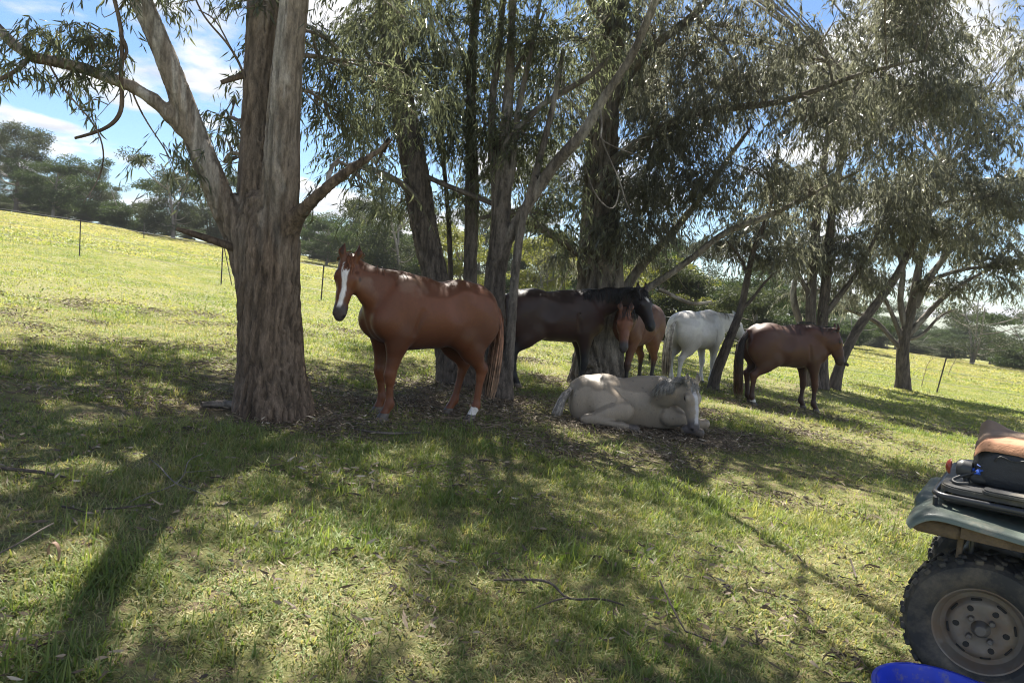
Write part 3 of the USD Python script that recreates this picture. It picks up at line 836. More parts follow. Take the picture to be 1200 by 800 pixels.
def leaves_on(P, D, L, W, rng, tris=2):
    """Narrow sickle leaves: base P, direction D, length L, width W. Returns (vertices, triangles, rows per leaf)."""
    n = len(P)
    up = rng.normal(0, 1, (n, 3))
    s = np.cross(D, up); s /= np.linalg.norm(s, axis=1, keepdims=True) + 1e-9
    nn = np.cross(s, D)
    L, W = L[:, None], W[:, None]
    bend = rng.normal(0, .16, (n, 1)) * L
    if tris == 2:
        V = np.stack([P, P + D * L * .42 + s * W * .5 + nn * bend * .5, P + D * L * .42 - s * W * .5 + nn * (bend * .5 + W * .12), P + D * L + s * bend], 1)
        F = np.array([[0, 1, 3], [0, 3, 2]])
    else:
        V = np.stack([P, P + D * L * .28 + s * W * .46 + nn * bend * .5, P + D * L * .28 - s * W * .46 + nn * (bend * .5 + W * .2),
                      P + D * L * .65 + s * (W * .36 + bend * .6) + nn * bend * .5, P + D * L * .65 - s * (W * .36 - bend * .6) + nn * (bend * .5 + W * .15), P + D * L + s * bend * 1.5], 1)
        F = np.array([[0, 1, 2], [1, 3, 4], [1, 4, 2], [3, 5, 4]])
    k = V.shape[1]
    return V.reshape(-1, 3), (F[None] + (np.arange(n) * k)[:, None, None]).reshape(-1, 3), k

def smoothstep_(a, b, x):
    t = np.clip((x - a) / (b - a), 0, 1)
    return t * t * (3 - 2 * t)

class GumTree:
    def __init__(self, name, label, base, bark, leaf, seed, cat='tree', group=None):
        self.th = thing(name, label, cat, base, group=group)
        self.base, self.bark, self.leaf = V3(base), bark, leaf
        self.rng = np.random.default_rng(seed); self.seed = seed
        self.limbs, self.wood, self.thin, self.nodes, self.clay, self.own = [], [], [], [], [], []
        self.spr = []
    def solid(self, h, freq, zmax, k=.06):
        """Joins every limb marked clay into one skin with real crotches, then cuts the bark into it."""
        B = Clay(); S, A, Rr = [], [], []
        for c, ro, am, kk, flare in self.clay:
            st = max(1, int(.14 / max(np.linalg.norm(c[1, :3] - c[0, :3]), 1e-3)))
            q = np.vstack([c[:-1:st], c[-1:]])
            run = 0.0
            for p0, p1 in zip(q[:-1], q[1:]):                       # a wide fillet at the fork, none along the limb
                B.cone(p0[:3] - self.base, p1[:3] - self.base, p0[3], p1[3], k=min(kk * math.exp(-(run / .45) ** 2) + .008, p0[3] * .9))
                run += np.linalg.norm(p1[:3] - p0[:3])
            S.append(c); A.append(am); Rr.append(ro)
        m = B.mesh(h, whole=False)
        v, f = m.vertices, m.faces
        S, A, Rr = np.vstack(S), np.concatenate(A), np.concatenate(Rr)
        from scipy.spatial import cKDTree
        d, i = cKDTree(S[:, :3] - self.base).query(v, k=6)
        j = i[np.arange(len(v)), np.argmin(d / S[i, 3], axis=1)]
        am, ro = A[j], Rr[j]
        rad = S[j, 3]
        if len(v):
            for _ in range(10):                                     # soften the steps between samples
                acc = np.zeros((len(v), 2)); cn = np.zeros(len(v))
                e = m.edges_unique
                x = np.stack([am, ro], 1)
                np.add.at(acc, e[:, 0], x[e[:, 1]]); np.add.at(acc, e[:, 1], x[e[:, 0]]); np.add.at(cn, e.ravel(), 1)
                x = .4 * x + .6 * acc / np.maximum(cn, 1)[:, None]; am, ro = x[:, 0], x[:, 1]
        P = v * V3(freq, freq, freq * .065) + V3(self.seed, 0, 0)
        warp = (meshkit.fbm(v * V3(3.5, 3.5, 1.6), 3, self.seed + 2) - .5) * 1.6
        P = P + warp[:, None] * V3(1, .8, .3)
        n1, n2 = meshkit.fbm(P, 2, self.seed), meshkit.noise(P * V3(2.3, 2.3, 3.2) + 9, self.seed + 5)
        crack = smoothstep_(.0, .30, np.abs(2 * n1 - 1) * 1.6) * (.55 + .45 * smoothstep_(.0, .35, np.abs(2 * n2 - 1)))
        n3 = meshkit.fbm(v * V3(26, 26, 10), 3, self.seed + 7)
        nrm = np.array(m.vertex_normals)
        v = v + nrm * (am * (crack - .7) + am * .5 * (n3 - .5) + rad * .06 * (meshkit.noise(v * V3(2.4, 2.4, 1.3) + self.seed, self.seed + 9) - .5))[:, None]
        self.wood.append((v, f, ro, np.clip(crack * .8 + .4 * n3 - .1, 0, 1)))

    def limb(self, pts, amp=.012, rough=(1, 1), sides=None, step=.05, flare=None, name=None, world=False, flute=.03, freq=22.0, node=True, clay=None):
        """pts: (photograph x, y, distance ahead, width in photograph pixels) from the thick end; with world: (x, y, z, radius)."""
        p = np.array([[*q[:3], q[3]] if world else [*at(q[0], q[1], q[2]), q[3] / 2 * q[2] / FPX] for q in pts], float)
        n = max(6, int(np.linalg.norm(np.diff(p[:, :3], axis=0), axis=1).sum() / step))
        c = spline(p, n)
        w = np.linspace(0, 1, n)
        ro = np.interp(w, np.linspace(0, 1, len(rough)), rough)
        am = np.interp(w, np.linspace(0, 1, len(np.atleast_1d(amp))), np.atleast_1d(amp))
        rmax = c[:, 3].max()
        sides = sides or int(np.clip(2 * np.pi * rmax / .035, 8, 60))
        if clay:
            am = np.minimum(am, c[:, 3] * .22)
            if flare is not None:
                s = np.r_[0, np.cumsum(np.linalg.norm(np.diff(c[:, :3], axis=0), axis=1))]
                c[:, 3] *= 1 + flare[1] * np.exp(-s / flare[0])
            self.clay.append((c, ro, am, clay, flare))
        else:
            (self.wood if name is None else self.own).append((() if name is None else (name,)) + bark_tube(c[:, :3] - self.base, c[:, 3], sides, np.minimum(am, c[:, 3] * .25), self.seed * 10 + len(self.wood), ro, flare=flare, flute=flute, freq=freq))
        if node:
            self.nodes.append(c[::4] if len(c) > 12 else c)
        return c
    def twig(self, pts, r0, r1=.003, sides=4):
        c = spline(np.asarray(pts, float), max(5, int(3 + 9 * np.linalg.norm(np.asarray(pts[-1]) - np.asarray(pts[0])) / 1.5)))
        v, f = tube(c - self.base, np.linspace(r0, r1, len(c)), sides, cap=False)
        self.thin.append((v, f, np.full(len(v), .2), np.full(len(v), .8)))
        return c
    def lobe(self, centre, radii, n, droop=.8, spread=.28, branches=7, gap=True, spray=(.3, .55), r0=None, keep_cut=1.0, target=None, attach=True, big=1.0):
        """A mass of foliage: a bough from the nearest limb, side branches inside the ellipsoid, sprays of leaves along them."""
        rng = self.rng
        C, R = V3(centre), V3(radii)
        nd = np.vstack(self.nodes)
        far = np.linalg.norm(nd[:, :3] - C, axis=1) + np.maximum(0, nd[:, 2] - C[2]) * .6
        k = np.argmin(far + (nd[:, 3] < .012) * 2)
        A, ra = nd[k, :3], nd[k, 3]
        r0 = r0 or min(ra * .6, .014 + .014 * np.linalg.norm(C - A))
        mid = (A + C) / 2 + V3(0, 0, .12 * np.linalg.norm(C - A)) + rng.normal(0, .1, 3)
        main = self.twig([A, mid, C], r0, r0 * .4, 6) if attach else np.array([A, C])
        paths = [main[len(main) // 2:]] if attach else []
        for _ in range(branches):
            s = main[rng.integers(len(main) // 3, len(main))] if attach else C + rng.normal(0, .15, 3) * R
            while True:
                u = rng.uniform(-1, 1, 3)
                if u @ u < 1:
                    break
            e = C + u * R
            m_ = (s + e) / 2 + V3(0, 0, .14 * np.linalg.norm(e - s)) + rng.normal(0, .08, 3)
            paths.append(self.twig([s, m_, e], r0 * .38 + .003, .003, 4))
        w = np.array([np.linalg.norm(np.diff(p, axis=0), axis=1).sum() + .2 for p in paths]); w /= w.sum()
        for p, m_ in zip(paths, rng.multinomial(n, w)):
            if m_:
                u = rng.uniform(.2, 1, m_) ** .7 * (len(p) - 1)
                i = np.minimum(u.astype(int), len(p) - 2); fr = (u - i)[:, None]
                q = p[i] * (1 - fr) + p[i + 1] * fr
                off = rng.normal(0, spread, (m_, 3)) * V3(1, 1, .8)
                self.spr.append((q + off * .35, off, droop, gap * keep_cut, spray, rng.uniform(-.12, .12), big))
    def build(self, per=13, leaf=(.09, .15), width=(.014, .021), tris=2, twigs=True, cull=True):
        rng = self.rng
        if self.wood:
            mb = MB(); ro, ca = [], []
            for v, f, a, b in self.wood:
                mb.add(v, f); ro.append(a); ca.append(b)
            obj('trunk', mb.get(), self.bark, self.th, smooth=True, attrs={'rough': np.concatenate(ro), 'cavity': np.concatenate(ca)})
        for nm, v, f, a, b in self.own:
            obj(nm, (v, f), self.bark, self.th, smooth=True, attrs={'rough': a, 'cavity': b})
        if self.thin:
            mb = MB(); ro, ca = [], []
            for v, f, a, b in self.thin:
                mb.add(v, f); ro.append(a); ca.append(b)
            tag(obj('fine_branches', mb.get(), self.bark, self.th, smooth=True, attrs={'rough': np.concatenate(ro), 'cavity': np.concatenate(ca)}), kind='stuff')
        if not self.spr:
            return self
        vs, fs, ts, nv = [], [], [], 0
        for P, off, droop, gap, spray, tone, big in self.spr:
            if cull and gap:
                g = sun_lets_through(P) * gap
                keep = rng.uniform(0, 1, len(P)) > g * .96
                P, off = P[keep], off[keep]
            m_ = len(P)
            if not m_:
                continue
            o = off / (np.linalg.norm(off, axis=1, keepdims=True) + 1e-6)
            o[:, 2] = np.abs(o[:, 2]) * .3
            L = rng.uniform(*spray, m_)[:, None]
            T0 = o * .75 + rng.normal(0, .25, (m_, 3)); T0[:, 2] += .15
            T0 /= np.linalg.norm(T0, axis=1, keepdims=True)
            g3 = V3(0, 0, -1)
            u = np.linspace(.12, 1, per)[None, :, None]
            X = P[:, None] + T0[:, None] * (u * L[:, None]) + g3 * (u ** 2 * L[:, None] * droop)
            tang = T0[:, None] + g3 * 2 * u * droop
            tang /= np.linalg.norm(tang, axis=2, keepdims=True)
            D = tang * .55 + g3 * droop * .8 + rng.normal(0, .42, X.shape)
            D /= np.linalg.norm(D, axis=2, keepdims=True)
            N = m_ * per
            X = X.reshape(-1, 3) + rng.normal(0, .012, (N, 3)); D = D.reshape(-1, 3)
            v, f, k = leaves_on(X, D, rng.uniform(*leaf, N) * big, rng.uniform(*width, N) * big * (1.15 if big > 1 else 1), rng, tris if big == 1 else 2)
            vs.append(v); fs.append(f + nv); nv += len(v)
            tt = np.clip(.45 + tone + rng.normal(0, .12, m_)[:, None] + rng.normal(0, .16, (m_, per)), 0, 1).ravel()
            tt = np.where(rng.uniform(0, 1, N) < .03, 1.0, tt)
            ts.append(np.repeat(tt, k))
            if twigs:
                uu = np.linspace(0, 1, 4)[None, :, None]
                Q = P[:, None] + T0[:, None] * (uu * L[:, None]) + g3 * (uu ** 2 * L[:, None] * droop)
                side = np.cross(T0, g3); side /= np.linalg.norm(side, axis=1, keepdims=True) + 1e-6
                wd = .0028
                a, b = Q - side[:, None] * wd, Q + side[:, None] * wd
                v = np.stack([a, b], 2).reshape(-1, 3)
                base = (np.arange(m_) * 8)[:, None, None]
                q = np.array([[0, 1, 3], [0, 3, 2], [2, 3, 5], [2, 5, 4], [4, 5, 7], [4, 7, 6]])
                vs.append(v); fs.append((base + q).reshape(-1, 3) + nv); nv += len(v)
                ts.append(np.zeros(len(v)))
        v, f = np.vstack(vs) - self.base, np.vstack(fs)
        self.count = len(f)
        c = obj('crown', (v, f), self.leaf, self.th, attrs={'tint': np.concatenate(ts)})
        tag(c, kind='stuff')
        return self

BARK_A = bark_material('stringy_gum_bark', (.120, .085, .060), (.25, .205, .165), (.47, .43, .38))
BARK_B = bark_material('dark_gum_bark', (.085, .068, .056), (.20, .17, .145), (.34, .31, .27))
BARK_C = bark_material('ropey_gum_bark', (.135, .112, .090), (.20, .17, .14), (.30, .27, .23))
LEAF_A = leaf_material('gum_leaf', (.062, .067, .050), (.097, .104, .078), (.15, .155, .095), (1.8, 1.88, 1.35), rough=.22, tw=.55)
LEAF_B = leaf_material('olive_gum_leaf', (.080, .081, .068), (.122, .123, .102), (.17, .172, .115), (1.75, 1.76, 1.5), rough=.22, tw=.55)

# --- the large tree on the left
base = gp(320, 487)
A = GumTree('gum_tree', 'large forked gum tree with stringy bark at the left, three pale limbs', base, BARK_A, LEAF_A, 11)
A.limb([(321, 502, 6.86, 82.3), (320, 470, 6.86, 77.3), (318, 420, 6.86, 74.4), (315, 340, 6.86, 70.5), (312, 285, 6.86, 70.5), (312, 250, 6.86, 58.7)],
       amp=(.034, .030, .026, .020), rough=(1, 1, .95, .8), flare=(.16, .16), clay=.10)
A.limb([(300, 330, 6.86, 36.5), (284, 285, 6.84, 33.6), (262, 240, 6.76, 31.4), (226, 152, 6.62, 27.1), (192, 62, 6.5, 24.9), (160, -12, 6.4, 23.4), (118, -120, 6.3, 19.0), (70, -260, 6.2, 13.1), (10, -420, 6.2, 8.0)],
       amp=(.020, .008, .005, .004), rough=(.8, .25, .12, .1), clay=.08)
A.limb([(306, 300, 6.9, 50.2), (303, 240, 6.92, 46.2), (303, 190, 6.94, 42.2), (305, 120, 6.96, 38.1), (309, 0, 6.98, 34.1), (312, -140, 7.0, 29.2), (296, -330, 7.1, 20.1), (280, -520, 7.2, 12.1)],
       amp=(.024, .018, .012, .008), rough=(.85, .7, .5, .2), clay=.06)
A.limb([(322, 310, 6.84, 48.2), (327, 250, 6.78, 44.2), (330, 190, 6.72, 40.2), (336, 90, 6.70, 35.2), (345, 0, 6.7, 31.1), (362, -150, 6.6, 26.1), (398, -350, 6.4, 17.1), (440, -520, 6.3, 10.0)],
       amp=(.022, .012, .006, .004), rough=(.8, .35, .05, .05), clay=.06)
A.limb([(320, 296, 6.86, 26), (338, 268, 6.76, 20), (354, 248, 6.62, 15), (374, 228, 6.52, 12.5), (400, 206, 6.44, 11), (424, 190, 6.4, 8.5), (446, 175, 6.4, 5), (462, 162, 6.4, 3)], amp=(.008, .006), rough=(1.1, 1.1, .9), clay=.10)
A.limb([(213, 150, 6.60, 18.0), (197, 132, 6.56, 15.3), (165, 107, 6.5, 13.5), (130, 92, 6.45, 13.1), (75, 74, 6.35, 12.6), (35, 66, 6.3, 12.2), (0, 36, 6.25, 11.7), (-60, -15, 6.2, 9.0), (-140, -60, 6.1, 6.3)], amp=.003, rough=(.2, .1), clay=.05)
A.solid(.019, 21.0, 4)
A.limb([(36, 66, 6.3, 7), (20, 82, 6.25, 5), (0, 93, 6.2, 5), (-40, 110, 6.2, 4)], amp=.001, rough=(.2, .2))
A.limb([(290, 87, 6.9, 8), (277, 91, 6.85, 7), (259, 97, 6.8, 5)], amp=.002, rough=(1, 1), node=False, name='dead_branch')
A.limb([(296, 298, 6.8, 16), (262, 286, 6.7, 9), (235, 277, 6.65, 8), (207, 268, 6.6, 5)], amp=.004, rough=(1, 1), node=False, name='dead_branch')
A.limb([(288, 94, 6.85, 3.2), (278, 70, 6.8, 3), (262, 46, 6.7, 2.6), (240, 20, 6.6, 2.4), (222, -20, 6.6, 2)], amp=.001, rough=(.6, .6))
A.limb([(275, 66, 6.8, 2), (262, 40, 6.75, 1.8), (250, 22, 6.7, 1.6), (232, 12, 6.7, 1.2)], amp=.001, rough=(.6, .6))
A.limb([(125, -30, 6.4, 4), (134, 0, 6.4, 5), (141, 30, 6.38, 5), (143, 60, 6.35, 5), (142, 92, 6.34, 5), (143, 118, 6.34, 5), (139, 136, 6.34, 5), (124, 150, 6.34, 4.5), (88, 162, 6.34, 3.5)], amp=.002, rough=(.9, .9), node=False, name='dead_branch')
A.limb([(141, 42, 6.36, 4), (147, 52, 6.33, 4), (148, 64, 6.33, 4), (142, 72, 6.34, 4)], amp=.001, rough=(.9, .9), node=False, name='dead_branch')
A.limb([(58, 76, 6.3, 2.5), (72, 100, 6.3, 2.4), (90, 122, 6.3, 2.2), (112, 150, 6.3, 2), (121, 178, 6.3, 1.8), (117, 205, 6.3, 1.5), (98, 238, 6.3, 1)], amp=.0005, rough=(.7, .7))
A.limb([(152, 100, 6.5, 2.2), (165, 130, 6.5, 2), (182, 158, 6.5, 1.6), (196, 180, 6.5, 1.4), (205, 200, 6.5, 1)], amp=.0005, rough=(.7, .7))
A.limb([(130, 92, 6.45, 2.4), (138, 62, 6.4, 2), (120, 40, 6.4, 1.8), (98, 26, 6.4, 1.4)], amp=.0005, rough=(.7, .7))
a_ = lambda x, y, d: at(x, y, d)
for (x, y, d, rx, rz, n, br) in [(48, 52, 6.2, .32, .22, 26, 5), (95, 40, 6.3, .30, .25, 34, 5), (118, 78, 6.35, .18, .14, 14, 3), (20, 88, 6.2, .25, .15, 12, 3), (140, 10, 6.4, .25, .15, 14, 3),
                              (80, 100, 6.3, .22, .12, 12, 3), (112, 140, 6.3, .08, .14, 3, 1), (210, 190, 6.5, .14, .16, 9, 3), (235, 178, 6.5, .10, .10, 5, 2),
                              (205, 5, 6.6, .32, .2, 15, 4), (268, 12, 6.8, .2, .15, 14, 3)]:
    A.lobe(a_(x, y, d), (rx, rx, rz), n, droop=.9, spread=.11, branches=br, gap=False, spray=(.14, .28), r0=.006)
for (x, y, d, rx, rz, n) in [(276, 160, 7.6, .25, .35, 46), (262, 190, 7.6, .12, .2, 12), (400, 60, 7.6, .9, .9, 150), (440, 100, 7.8, .8, .7, 110), (395, 130, 7.6, .45, .45, 50), (470, 20, 7.4, .9, .6, 110), (430, 215, 7.2, .3, .2, 30)]:
    A.lobe(a_(x, y, d), (rx, rx, rz), n, droop=.9, spread=.2, branches=6, gap=False)
# the crown above the picture
for (X, Y, Z, R, n) in [(-3.6, 7.2, 6.6, 1.3, 330), (-2.4, 8.4, 7.6, 1.4, 420), (-4.6, 9.5, 7.0, 1.5, 420), (-1.2, 7.0, 6.6, 1.2, 360), (-2.2, 6.4, 8.4, 1.4, 300), (-.3, 7.8, 7.4, 1.3, 380),
                        (-5.8, 11.0, 8.0, 1.7, 420), (-3.4, 11.0, 8.4, 1.7, 420), (-5.4, 7.6, 6.8, 1.3, 330), (-1.6, 10.0, 9.2, 1.6, 350), (-.6, 6.2, 6.0, 1.0, 240), (-6.6, 13.2, 8.8, 1.8, 420), (-4.4, 13.4, 9.4, 1.7, 380)]:
    A.lobe((X, Y, Z), (R, R, R * .7), int(n * .8), droop=.8, spread=.34, branches=10)

# --- the clump of stems behind the chestnut horse
base = gp(555, 458)
Bt = GumTree('gum_tree', 'clump of slender gum stems rising behind the chestnut horse', base, BARK_B, LEAF_A, 12)
Bt.limb([(536, 458, 10.3, 35.2), (530, 430, 10.3, 33.2), (522, 380, 10.3, 31.3), (510, 325, 10.3, 29.3), (498, 270, 10.3, 30.2), (487, 205, 10.25, 30.2), (473, 130, 10.2, 27.3), (461, 60, 10.1, 24.4), (449, -30, 10.0, 21.5), (436, -180, 9.8, 15.6), (420, -330, 9.6, 9.8)],
        amp=(.034, .028, .018, .01), rough=(1, 1, .8, .45, .2), flare=(.25, .3), clay=.08)
Bt.limb([(556, 455, 10.5, 18), (553, 400, 10.5, 16), (551, 326, 10.5, 15.5), (553, 240, 10.5, 16), (552, 150, 10.5, 13), (553, 75, 10.5, 11), (559, -10, 10.5, 9.5), (570, -160, 10.5, 7)], amp=(.014, .008), rough=(.9, .6, .2), flare=(.2, .3), clay=.05)
Bt.limb([(530, 440, 10.8, 8), (528, 320, 10.8, 6), (525, 250, 10.8, 5.5), (518, 170, 10.8, 5), (508, 60, 10.8, 4), (500, -60, 10.8, 3)], amp=.003, rough=(.9, .5), sides=14, step=.06)
Bt.limb([(583, 470, 9.55, 27.5), (582, 430, 9.6, 25.7), (580, 380, 9.65, 24.7), (580, 326, 9.7, 23.9), (586, 275, 9.7, 22.0), (589, 230, 9.7, 18.4), (590, 180, 9.75, 13.8), (596, 110, 9.8, 11.4), (600, 20, 9.9, 9.2), (606, -120, 10, 6.9)],
        amp=(.032, .026, .016, .008), rough=(1, 1, .7, .3, .2), flare=(.25, .35), clay=.07)
Bt.limb([(586, 310, 9.68, 13.2), (596, 278, 9.62, 13.2), (610, 254, 9.56, 13.2), (630, 222, 9.5, 13.2), (656, 186, 9.4, 13.2), (680, 160, 9.3, 12.9), (696, 135, 9.25, 11.6), (712, 108, 9.2, 10.8), (738, 70, 9.1, 9.9), (757, 28, 9.0, 9.5), (775, -20, 8.9, 8.3), (800, -140, 8.8, 6.2), (840, -280, 8.8, 4.1)],
        amp=(.008, .005, .002), rough=(.7, .4, .0, .0), clay=.06)
Bt.limb([(584, 290, 9.7, 12), (582, 240, 9.75, 12), (580, 200, 9.8, 11), (576, 140, 9.9, 9.5), (584, 60, 10, 8), (592, -40, 10, 6)], amp=.005, rough=(.7, .4), clay=.05)
Bt.limb([(587, 275, 9.7, 10), (594, 230, 9.7, 9), (600, 200, 9.7, 8.5), (606, 140, 9.7, 8), (622, 60, 9.7, 6), (640, -40, 9.7, 4)], amp=.003, rough=(.6, .3), clay=.05)
Bt.limb([(592, 475, 9.5, 13.5), (596, 430, 9.5, 11.7), (600, 370, 9.5, 10.8), (605, 310, 9.5, 10.8), (611, 265, 9.5, 9.9), (624, 215, 9.5, 8.6), (642, 150, 9.5, 7.2), (660, 60, 9.5, 5.4)], amp=.006, rough=(.8, .6, .4), flare=(.2, .3), clay=.04)
Bt.solid(.024, 22.0, 4)
Bt.limb([(486, 200, 10.2, 6), (520, 216, 10.1, 6), (556, 230, 9.9, 6), (580, 240, 9.75, 6)], amp=.001, rough=(.6, .6), sides=10)
Bt.limb([(495, 240, 10.2, 8), (470, 215, 10.0, 7), (440, 200, 9.9, 6), (420, 192, 9.8, 4)], amp=.002, rough=(.6, .4), sides=12)
for pts in ([(555, 110, 10.5, 5), (540, 60, 10.4, 4), (520, 20, 10.3, 3)], [(600, 90, 9.8, 5), (622, 50, 9.8, 4), (640, 10, 9.7, 3)], [(590, 170, 9.7, 7), (640, 120, 9.6, 7), (690, 90, 9.5, 6), (720, 60, 9.4, 4)],
            [(470, 120, 10.2, 6), (440, 80, 10.1, 5), (415, 30, 10.0, 4)], [(552, 150, 10.5, 5), (530, 120, 10.6, 4), (505, 100, 10.6, 3)], [(462, 70, 10.1, 5), (490, 30, 10, 4), (510, -10, 10, 3)]):
    Bt.limb(pts, amp=.001, rough=(.3, .2), sides=10)
# pale dead twigs hanging from the leaning limb
for pts in ([(703, 128, 9.2, 3), (705, 150, 9.1, 2.6), (706, 164, 9.0, 2.4), (730, 176, 9.0, 2), (756, 186, 9.0, 1.4)], [(706, 165, 9.0, 2.2), (716, 190, 9.0, 2), (726, 212, 9.0, 1.8), (732, 232, 9.0, 1.6), (741, 252, 9.0, 1)],
            [(686, 195, 9.0, 1.6), (692, 215, 9.0, 1.8), (704, 236, 9.0, 1.8), (718, 244, 9.0, 1.6), (726, 222, 9.0, 1.2)], [(730, 176, 9.0, 1.4), (742, 166, 9.0, 1), (760, 160, 9.0, .7)]):
    Bt.limb(pts, amp=.0004, rough=(-.6, -.6), sides=6, node=False, name='dead_branch')
for (x, y, d, rx, rz, n) in [(450, 40, 10.3, .8, .6, 300), (500, 70, 10.4, .7, .7, 300), (520, 150, 10.6, .5, .6, 190), (440, 150, 10.4, .6, .6, 200), (575, 150, 10.2, .5, .6, 170), (620, 170, 9.9, .5, .5, 160), (640, 60, 9.9, .7, .5, 170),
                             (570, 20, 10.4, .6, .4, 100), (690, 60, 9.6, .6, .5, 170), (650, 110, 10.0, .4, .4, 80), (540, 225, 10.8, .5, .3, 90), (470, 235, 10.8, .5, .35, 90), (610, 215, 10.6, .45, .35, 90), (660, 255, 10.8, .35, .5, 110),
                             (480, -40, 10, 1.0, .6, 300), (600, -60, 10, 1.0, .6, 300), (700, -40, 9.5, 1.0, .6, 300), (560, 90, 10.8, .5, .5, 130)]:
    Bt.lobe(a_(x, y, d), (rx, rx, rz), n, droop=.85, spread=.36, branches=10, gap=.4)
for (X, Y, Z, R, n) in [(.2, 8.2, 6.4, 1.2, 380), (1.4, 9.0, 7.4, 1.4, 430), (-.8, 9.4, 7.6, 1.4, 400), (.8, 10.6, 8.6, 1.5, 430), (2.4, 8.4, 6.6, 1.2, 380), (2.2, 10.6, 8.2, 1.4, 400)
                        , (.6, 7.0, 6.2, 1.0, 280)]:
    Bt.lobe((X, Y, Z), (R, R, R * .7), int(n * .8), droop=.8, spread=.34, branches=10)

# --- the thick trunk behind the dark horse
base = gp(702, 457)
Ct = GumTree('gum_tree', 'thick old gum with ropey bark standing behind the dark bay horse', base, BARK_C, LEAF_B, 13)
Ct.limb([(700, 470, 12.4, 60.4), (701, 440, 12.4, 56.6), (703, 380, 12.4, 54.6), (704, 320, 12.4, 52.7), (703, 260, 12.4, 42.9), (705, 190, 12.4, 35.1), (711, 100, 12.35, 32.2), (719, 10, 12.3, 29.3), (726, -110, 12.2, 17), (732, -190, 12.1, 7)],
        amp=(.07, .065, .055, .03, .016), rough=(1, 1, .9, .7, .4), flare=(.4, .3), clay=.1)
Ct.limb([(704, 420, 12.4, 21.3), (722, 384, 12.3, 14.8), (742, 352, 12.2, 10.7), (762, 336, 12.1, 9.0), (788, 319, 12.0, 8.2), (815, 299, 11.9, 7.8), (852, 272, 11.8, 7.4), (903, 252, 11.7, 6.6), (960, 223, 11.6, 4.9), (1010, 200, 11.5, 3.3)], amp=(.008, .003), rough=(.5, .15), clay=.1)
Ct.limb([(708, 390, 12.4, 22), (728, 348, 12.4, 13), (748, 316, 12.4, 11), (766, 296, 12.4, 10), (782, 280, 12.4, 9), (800, 258, 12.4, 8), (816, 238, 12.4, 7), (850, 190, 12.4, 6), (880, 150, 12.4, 4)], amp=(.006, .002), rough=(.5, .2), clay=.1)
Ct.solid(.030, 12.0, 4)
Ct.limb([(690, 305, 12.3, 14), (672, 292, 12.1, 10), (645, 274, 11.8, 9), (618, 260, 11.5, 7), (590, 250, 11.2, 4)], amp=.003, rough=(.4, .2), sides=18, step=.05)
Ct.limb([(712, 120, 12.3, 14), (760, 60, 12.1, 11), (810, 20, 11.9, 9), (870, -40, 11.7, 7), (960, -120, 11.5, 4)], amp=.003, rough=(.3, .1), sides=20, step=.06)
Ct.limb([(706, 200, 12.3, 14), (760, 160, 12.0, 11), (830, 130, 11.8, 9), (910, 120, 11.5, 7), (1000, 90, 11.2, 5), (1080, 70, 11, 3)], amp=.003, rough=(.3, .1), sides=20, step=.06)
Ct.limb([(716, 40, 12.2, 12), (680, -20, 12, 9), (640, -90, 12, 6)], amp=.003, rough=(.3, .1), sides=16, step=.06)
Ct.limb([(804, 8, 11.5, 3.5), (826, 30, 11.4, 3.2), (846, 52, 11.4, 3), (861, 76, 11.4, 2.6), (868, 100, 11.4, 2)], amp=.001, rough=(.3, .1), sides=8)
Ct.limb([(772, 338, 12.0, 4), (800, 352, 12.0, 4.5), (815, 356, 12.0, 4), (834, 353, 12.0, 3)], amp=.001, rough=(-.6, -.6), sides=8, node=False, name='dead_branch')
for (x, y, d, rx, rz, n) in [(740, 40, 11.9, .9, .7, 330), (800, 70, 11.8, .9, .8, 400), (860, 30, 11.7, .9, .6, 380), (900, 100, 11.6, .9, .8, 430), (830, 150, 11.8, .8, .7, 380), (770, 150, 11.9, .7, .7, 300),
                             (960, 50, 11.4, 1.0, .9, 300), (1030, 90, 11.3, 1.1, .9, 260), (960, 150, 11.4, .8, .6, 380), (1080, 30, 11.2, 1.2, .9, 220), (760, 220, 11.8, .6, .5, 260), (820, 215, 11.6, .65, .45, 280), (690, 215, 12.9, .6, .6, 200),
                             (730, 270, 11.9, .5, .45, 190), (660, 300, 12.6, .35, .4, 80), (775, 265, 12.0, .35, .3, 80), (880, 200, 11.6, .7, .45, 240), (940, 225, 11.6, .6, .35, 180), (1010, 170, 11.2, .8, .5, 300), (1090, 130, 11.2, 1.1, .8, 240), (660, 150, 12.8, .6, .8, 220),
                             (740, 110, 12.8, .8, .7, 260), (800, -40, 11.8, 1.2, .7, 430), (940, -50, 11.5, 1.3, .7, 240), (1080, -50, 11.2, 1.4, .8, 180), (850, 95, 12.6, .9, .7, 300), (1040, 30, 12.2, .9, .7, 300)]:
    Ct.lobe(a_(x, y, d), (rx, rx, rz), n, droop=1.0, spread=.42, branches=12, gap=.6)
for (X, Y, Z, R, n) in [(3.2, 10.0, 7.2, 1.4, 430), (4.6, 11.4, 7.8, 1.5, 430), (4.0, 8.4, 6.4, 1.2, 330), (6.0, 10.4, 7.2, 1.4, 380)]:
    Ct.lobe((X, Y, Z), (R, R, R * .7), int(n * .8), droop=.9, spread=.36, branches=10)

